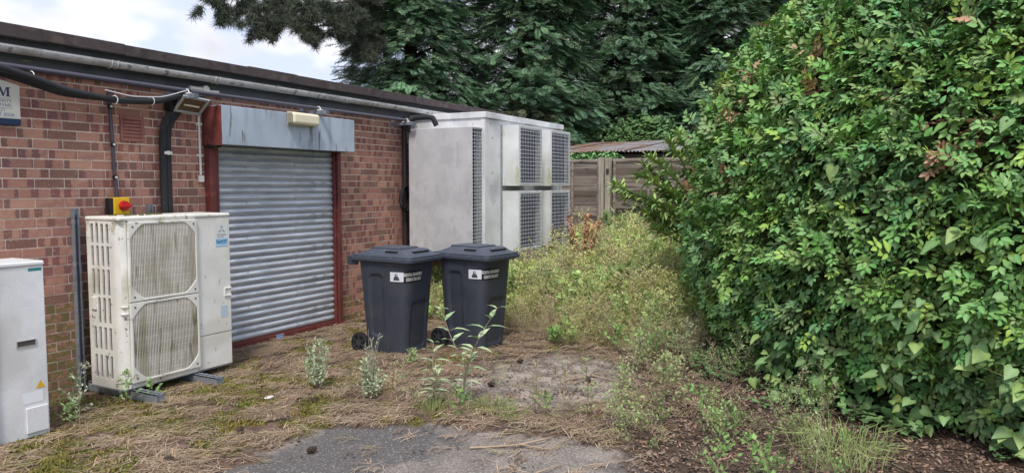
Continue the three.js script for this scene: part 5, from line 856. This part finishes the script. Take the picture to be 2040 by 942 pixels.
// ---------------------------------------------------------------- trees behind
const FW = V(Math.cos(YAW), 0, -Math.sin(YAW)), RT = V(Math.sin(YAW), 0, Math.cos(YAW));
const far = (d, lat) => V(CAM.x, 0, CAM.z).addScaledVector(FW, d).addScaledVector(RT, lat);
{
  const spray = (k) => { // flat drooping cypress frond along +z
    const b = new MB(), n = 9, ax = (t) => V(0, -0.16 * t * t, t);
    for (let i = 0; i < n; i++) b.strip(ax(i / n), ax((i + 1) / n), UPV, 0.016, 0.012, [0.07, 0.1, 0.055]);
    for (let i = 1; i <= n; i++) for (const s of [-1, 1]) { const t = (i - 0.5 + s * 0.2) / n, p = ax(t), l = 0.36 * Math.sin(Math.PI * clamp(0.18 + t * 0.75)) * rr(0.8, 1.15), e = V(s * l * 0.72, p.y - 0.1 * l + rr(-0.03, 0.03), t + l * 0.75), g = rr(0.75, 1.25), c = [0.14 * g, 0.26 * g, 0.14 * g];
      b.rhomb(p, e, V(rr(-0.3, 0.3), 1, rr(-0.3, 0.3)), 0.035, c);
      for (let j = 1; j <= 3; j++) for (const q of [-1, 1]) { const m = V().lerpVectors(p, e, j / 4), d = V().subVectors(e, p).normalize(), sd = V(d.z, 0, -d.x).multiplyScalar(q), e2 = V().copy(m).addScaledVector(d, l * 0.24).addScaledVector(sd, l * 0.2).add(V(0, rr(-0.04, 0.02), 0)); b.rhomb(m, e2, V(rr(-0.4, 0.4), 1, rr(-0.4, 0.4)), 0.03, c.map((x) => x * rr(0.85, 1.3))); } }
    return b.geo();
  };
  const sg = [0, 1, 2].map(spray);
  const conifer = (label, d, lat, R, H, limbs, fillN) => {
    const p0 = far(d, lat), t = thing('conifer_tree', label, 'tree', [p0.x, -0.05, p0.z], 0, 'row of dark conifers');
    const tr = new THREE.CylinderGeometry(0.05, 0.24, H, 10, 6); tr.translate(0, H / 2, 0); mesh('trunk', tr, M.bark, t);
    const lists = sg.map(() => []), toC = Math.atan2(CAM.z - p0.z, CAM.x - p0.x), lb = new MB();
    for (let k = 0; k < limbs; k++) {
      const y = 0.5 + Math.pow(rnd(), 1.05) * (Math.min(H, 9.5) - 0.8), az = toC + (rnd() < 0.8 ? rr(-1.7, 1.7) : rr(1.7, 4.6)), reach = R * (1 - 0.5 * y / H) * rr(0.68, 1.12), out = V(Math.cos(az), 0, Math.sin(az)), tan = V(-out.z, 0, out.x), w = rr(0.45, 0.85), tone = rr(0.75, 1.25), dry = rnd() < 0.02 ? 1.4 : 1;
      const start = V(0, y - 0.25, 0), tip = V().copy(out).multiplyScalar(reach).add(V(0, y + rr(-0.05, 0.35), 0)); lb.stem([start, V().lerpVectors(start, tip, 0.5).add(V(0, 0.12, 0)), tip], 0.03, 0.008, [0.09, 0.065, 0.05], 4);
      for (let j = 0; j < 54; j++) {
        const u = rr(-1, 1), v = rnd(), p = V().copy(tip).addScaledVector(tan, u * w).addScaledVector(out, -v * 0.75 - Math.abs(u) * 0.3).add(V(0, -0.32 * u * u + 0.08 * v + rr(-0.08, 0.1) - 0.25 * v * Math.abs(u), 0));
        const dir = V().copy(out).multiplyScalar(rr(0.5, 1)).addScaledVector(tan, u * 0.8 + rr(-0.35, 0.35)).add(V(0, rr(-0.55, 0.2), 0)).normalize(), f = tone * rr(0.8, 1.2);
        lists[j % 3].push([basis(p, dir, V(out.x * 0.5 + rr(-0.2, 0.2), 1, out.z * 0.5 + rr(-0.2, 0.2)).normalize(), rr(0.2, 0.38)), [f * dry, f * rr(0.95, 1.1) / Math.sqrt(dry), f * rr(0.9, 1.15) / Math.sqrt(dry)]]);
      }
    }
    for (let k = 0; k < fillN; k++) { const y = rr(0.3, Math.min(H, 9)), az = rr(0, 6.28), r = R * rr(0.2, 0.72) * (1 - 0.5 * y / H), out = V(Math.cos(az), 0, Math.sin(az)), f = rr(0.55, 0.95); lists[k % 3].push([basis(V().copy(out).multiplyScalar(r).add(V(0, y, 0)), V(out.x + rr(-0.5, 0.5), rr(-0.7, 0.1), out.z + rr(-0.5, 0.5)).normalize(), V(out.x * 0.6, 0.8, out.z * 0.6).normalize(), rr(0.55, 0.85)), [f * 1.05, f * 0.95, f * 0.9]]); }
    mesh('limbs', lb.geo(), L.matte, t).userData.kind = 'stuff';
    sg.forEach((g, i) => instanced('crown', g, L.matte, lists[i], t));
  };
  conifer('leftmost dark conifer rising above the roof end', 18.5, -2.5, 2.35, 11, 250, 1900);
  conifer('dark conifer directly above the white cabinet', 19.6, 0.3, 2.5, 12, 230, 1500);
  conifer('dark conifer behind the shed roof, above the fan hoods', 21.6, 3.2, 2.5, 12, 230, 1300);
  conifer('dark conifer above the fence post gap', 21.4, 5.9, 2.4, 11.5, 220, 1200);
  conifer('dark conifer half hidden by the top left of the hedge', 22.2, 8.6, 2.5, 11.5, 150, 700);
  conifer('rear conifer filling the gap between the two trees over the cabinet', 23.4, 1.6, 2.5, 12, 120, 900);
  conifer('rear conifer in the gap above the shed', 24.2, 4.9, 2.6, 12, 110, 900);
  conifer('rear conifer seen last before the hedge top', 24.6, 7.8, 2.6, 12, 100, 800);
  // pine with long drooping boughs over the roof
  const pp = far(19.5, -1.9), pt = thing('pine_tree', 'pine tree with dark needle tufts hanging into the sky over the flat roof', 'tree', [pp.x, -0.05, pp.z]);
  const tr = new THREE.CylinderGeometry(0.1, 0.26, 10, 12, 4); tr.translate(0, 5, 0); mesh('trunk', tr, M.bark, pt);
  const tb = new MB(); for (let k = 0; k < 44; k++) { const d = randDir(); d.z = Math.abs(d.z) * 0.8 + 0.25 * rnd(); d.normalize(); const g = rr(0.7, 1.3), o = V(0, 0, rr(-0.06, 0.06)); tb.strip(o, V().copy(o).addScaledVector(d, rr(0.09, 0.14)), randDir(), 0.007, 0.003, [0.085 * g, 0.105 * g, 0.07 * g]); }
  const tg = tb.geo(), list = [], lb = new MB();
  const bough = (d, lat, y, droop, n, w) => { const e = far(d, lat).sub(pp).setY(y), s = V(0, y + rr(0.5, 1.4), 0), cv = new THREE.CatmullRomCurve3([s, V().lerpVectors(s, e, 0.4).add(V(0, 0.35, 0)), V().lerpVectors(s, e, 0.8).add(V(0, 0.15, 0)), e]); lb.stem(cv.getPoints(12), 0.045, 0.012, [0.08, 0.06, 0.05], 6);
    for (let k = 0; k < n; k++) { const u = rr(0.72, 1), p = cv.getPoint(u), q = V().copy(p).add(randDir().multiplyScalar(w * rr(0.25, 1))).add(V(0, -droop * rnd(), 0)); lb.stem([p, V().lerpVectors(p, q, 0.55).add(V(0, 0.05, 0)), q], 0.012, 0.005, [0.08, 0.06, 0.05], 3); const dir = V().subVectors(q, p).normalize(); for (let j = 0; j < 9; j++) { const f = rr(0.7, 1.2), m = V().lerpVectors(p, q, rr(0.55, 1.05)); list.push([basis(m.add(randDir().multiplyScalar(0.05)), V().copy(dir).add(randDir().multiplyScalar(0.7)).normalize(), randDir(), rr(0.9, 1.35)), [f, f, f]]); } } };
  bough(15.2, -6.1, 5.45, 0.25, 34, 0.5); bough(15.0, -5.3, 4.95, 0.35, 34, 0.42); bough(15.6, -4.4, 5.35, 0.3, 26, 0.42); bough(15.4, -4.35, 4.85, 0.2, 18, 0.3); bough(16.2, -3.7, 5.3, 0.4, 40, 0.55); bough(16.6, -3.4, 4.7, 0.3, 30, 0.45); bough(16.4, -5.4, 5.7, 0.3, 26, 0.5); bough(16.8, -3.2, 5.9, 0.3, 30, 0.6);
  mesh('limbs', lb.geo(), L.matte, pt).userData.kind = 'stuff'; instanced('needle_tufts', tg, L.matte, list, pt);
}
{ // ivy covered bush behind the shed and ivy on the fence
  const ig = (() => { const b = new MB(); for (let k = 0; k < 9; k++) { const d = randDir(); d.y = -Math.abs(d.y) * 0.4; d.normalize(); const g = rr(0.75, 1.3); b.leaf(randDir().multiplyScalar(0.09), d, V(rr(-0.6, 0.6), 1, rr(-0.2, 1)).normalize(), rr(0.06, 0.095), rr(0.05, 0.075), [0.085 * g, 0.165 * g, 0.06 * g], { rows: HEART }); } return b.geo(); })();
  const bush = (label, c, r, n) => { const t = thing('ivy_bush', label, 'bush', c); const core = new THREE.IcosahedronGeometry(1, 3); core.scale(r[0] * 0.8, r[1] * 0.86, r[2] * 0.86); mesh('inner_growth', core, std(0x565038, 1), t); const l = []; for (let k = 0; k < n; k++) { const d = randDir(); if (d.y < -0.3) continue; if (d.x > 0.4) continue; const s = 1 + 0.2 * fbm(d.x * 3 + c[0], d.y * 3, d.z * 3, 3) + rr(-0.06, 0.03), f = rr(0.7, 1.25) + 0.5 * fbm(d.x * 4, d.y * 4, d.z * 4 + 3, 2); l.push([new THREE.Matrix4().compose(V(d.x * r[0] * s, d.y * r[1] * s, d.z * r[2] * s), new THREE.Quaternion().setFromAxisAngle(UPV, Math.atan2(d.x, d.z)), V(1, 1, 1).multiplyScalar(rr(0.8, 1.3))), [f * rr(0.9, 1.2), f, f]]); } instanced('foliage', ig, L.glossy, l, t); };
  bush('ivy covered bush behind the white cabinet roof', [18.3, 1.4, -3.0], [1.0, 2.45, 1.7], 2600); bush('ivy covered bush directly behind the shed roof', [18.8, 1.3, -0.6], [1.0, 2.1, 2.0], 2600); bush('dark bush at the far end of the shed roof', [19.2, 1.2, 2.6], [1.0, 1.9, 2.0], 2200);
  const fi = thing('ivy_clump', 'pale ivy spilling over the top of the fence under the tin roof', 'ivy', [12.6, 2.05, 0.4]); const l = []; for (let k = 0; k < 130; k++) { const f = rr(1.2, 2.2); l.push([new THREE.Matrix4().compose(V(rr(0.0, 0.25), rr(0.02, 0.14), rr(-0.6, 0.75)), new THREE.Quaternion().setFromAxisAngle(UPV, rr(0, 6)), V(1, 1, 1).multiplyScalar(rr(0.5, 0.8))), [f, f, f]]); } instanced('leaves', ig, L.matte, l, fi);
}
scene.traverse((o) => { if (o.isMesh) { o.castShadow = true; o.receiveShadow = true; } });
renderer.render(scene, camera);
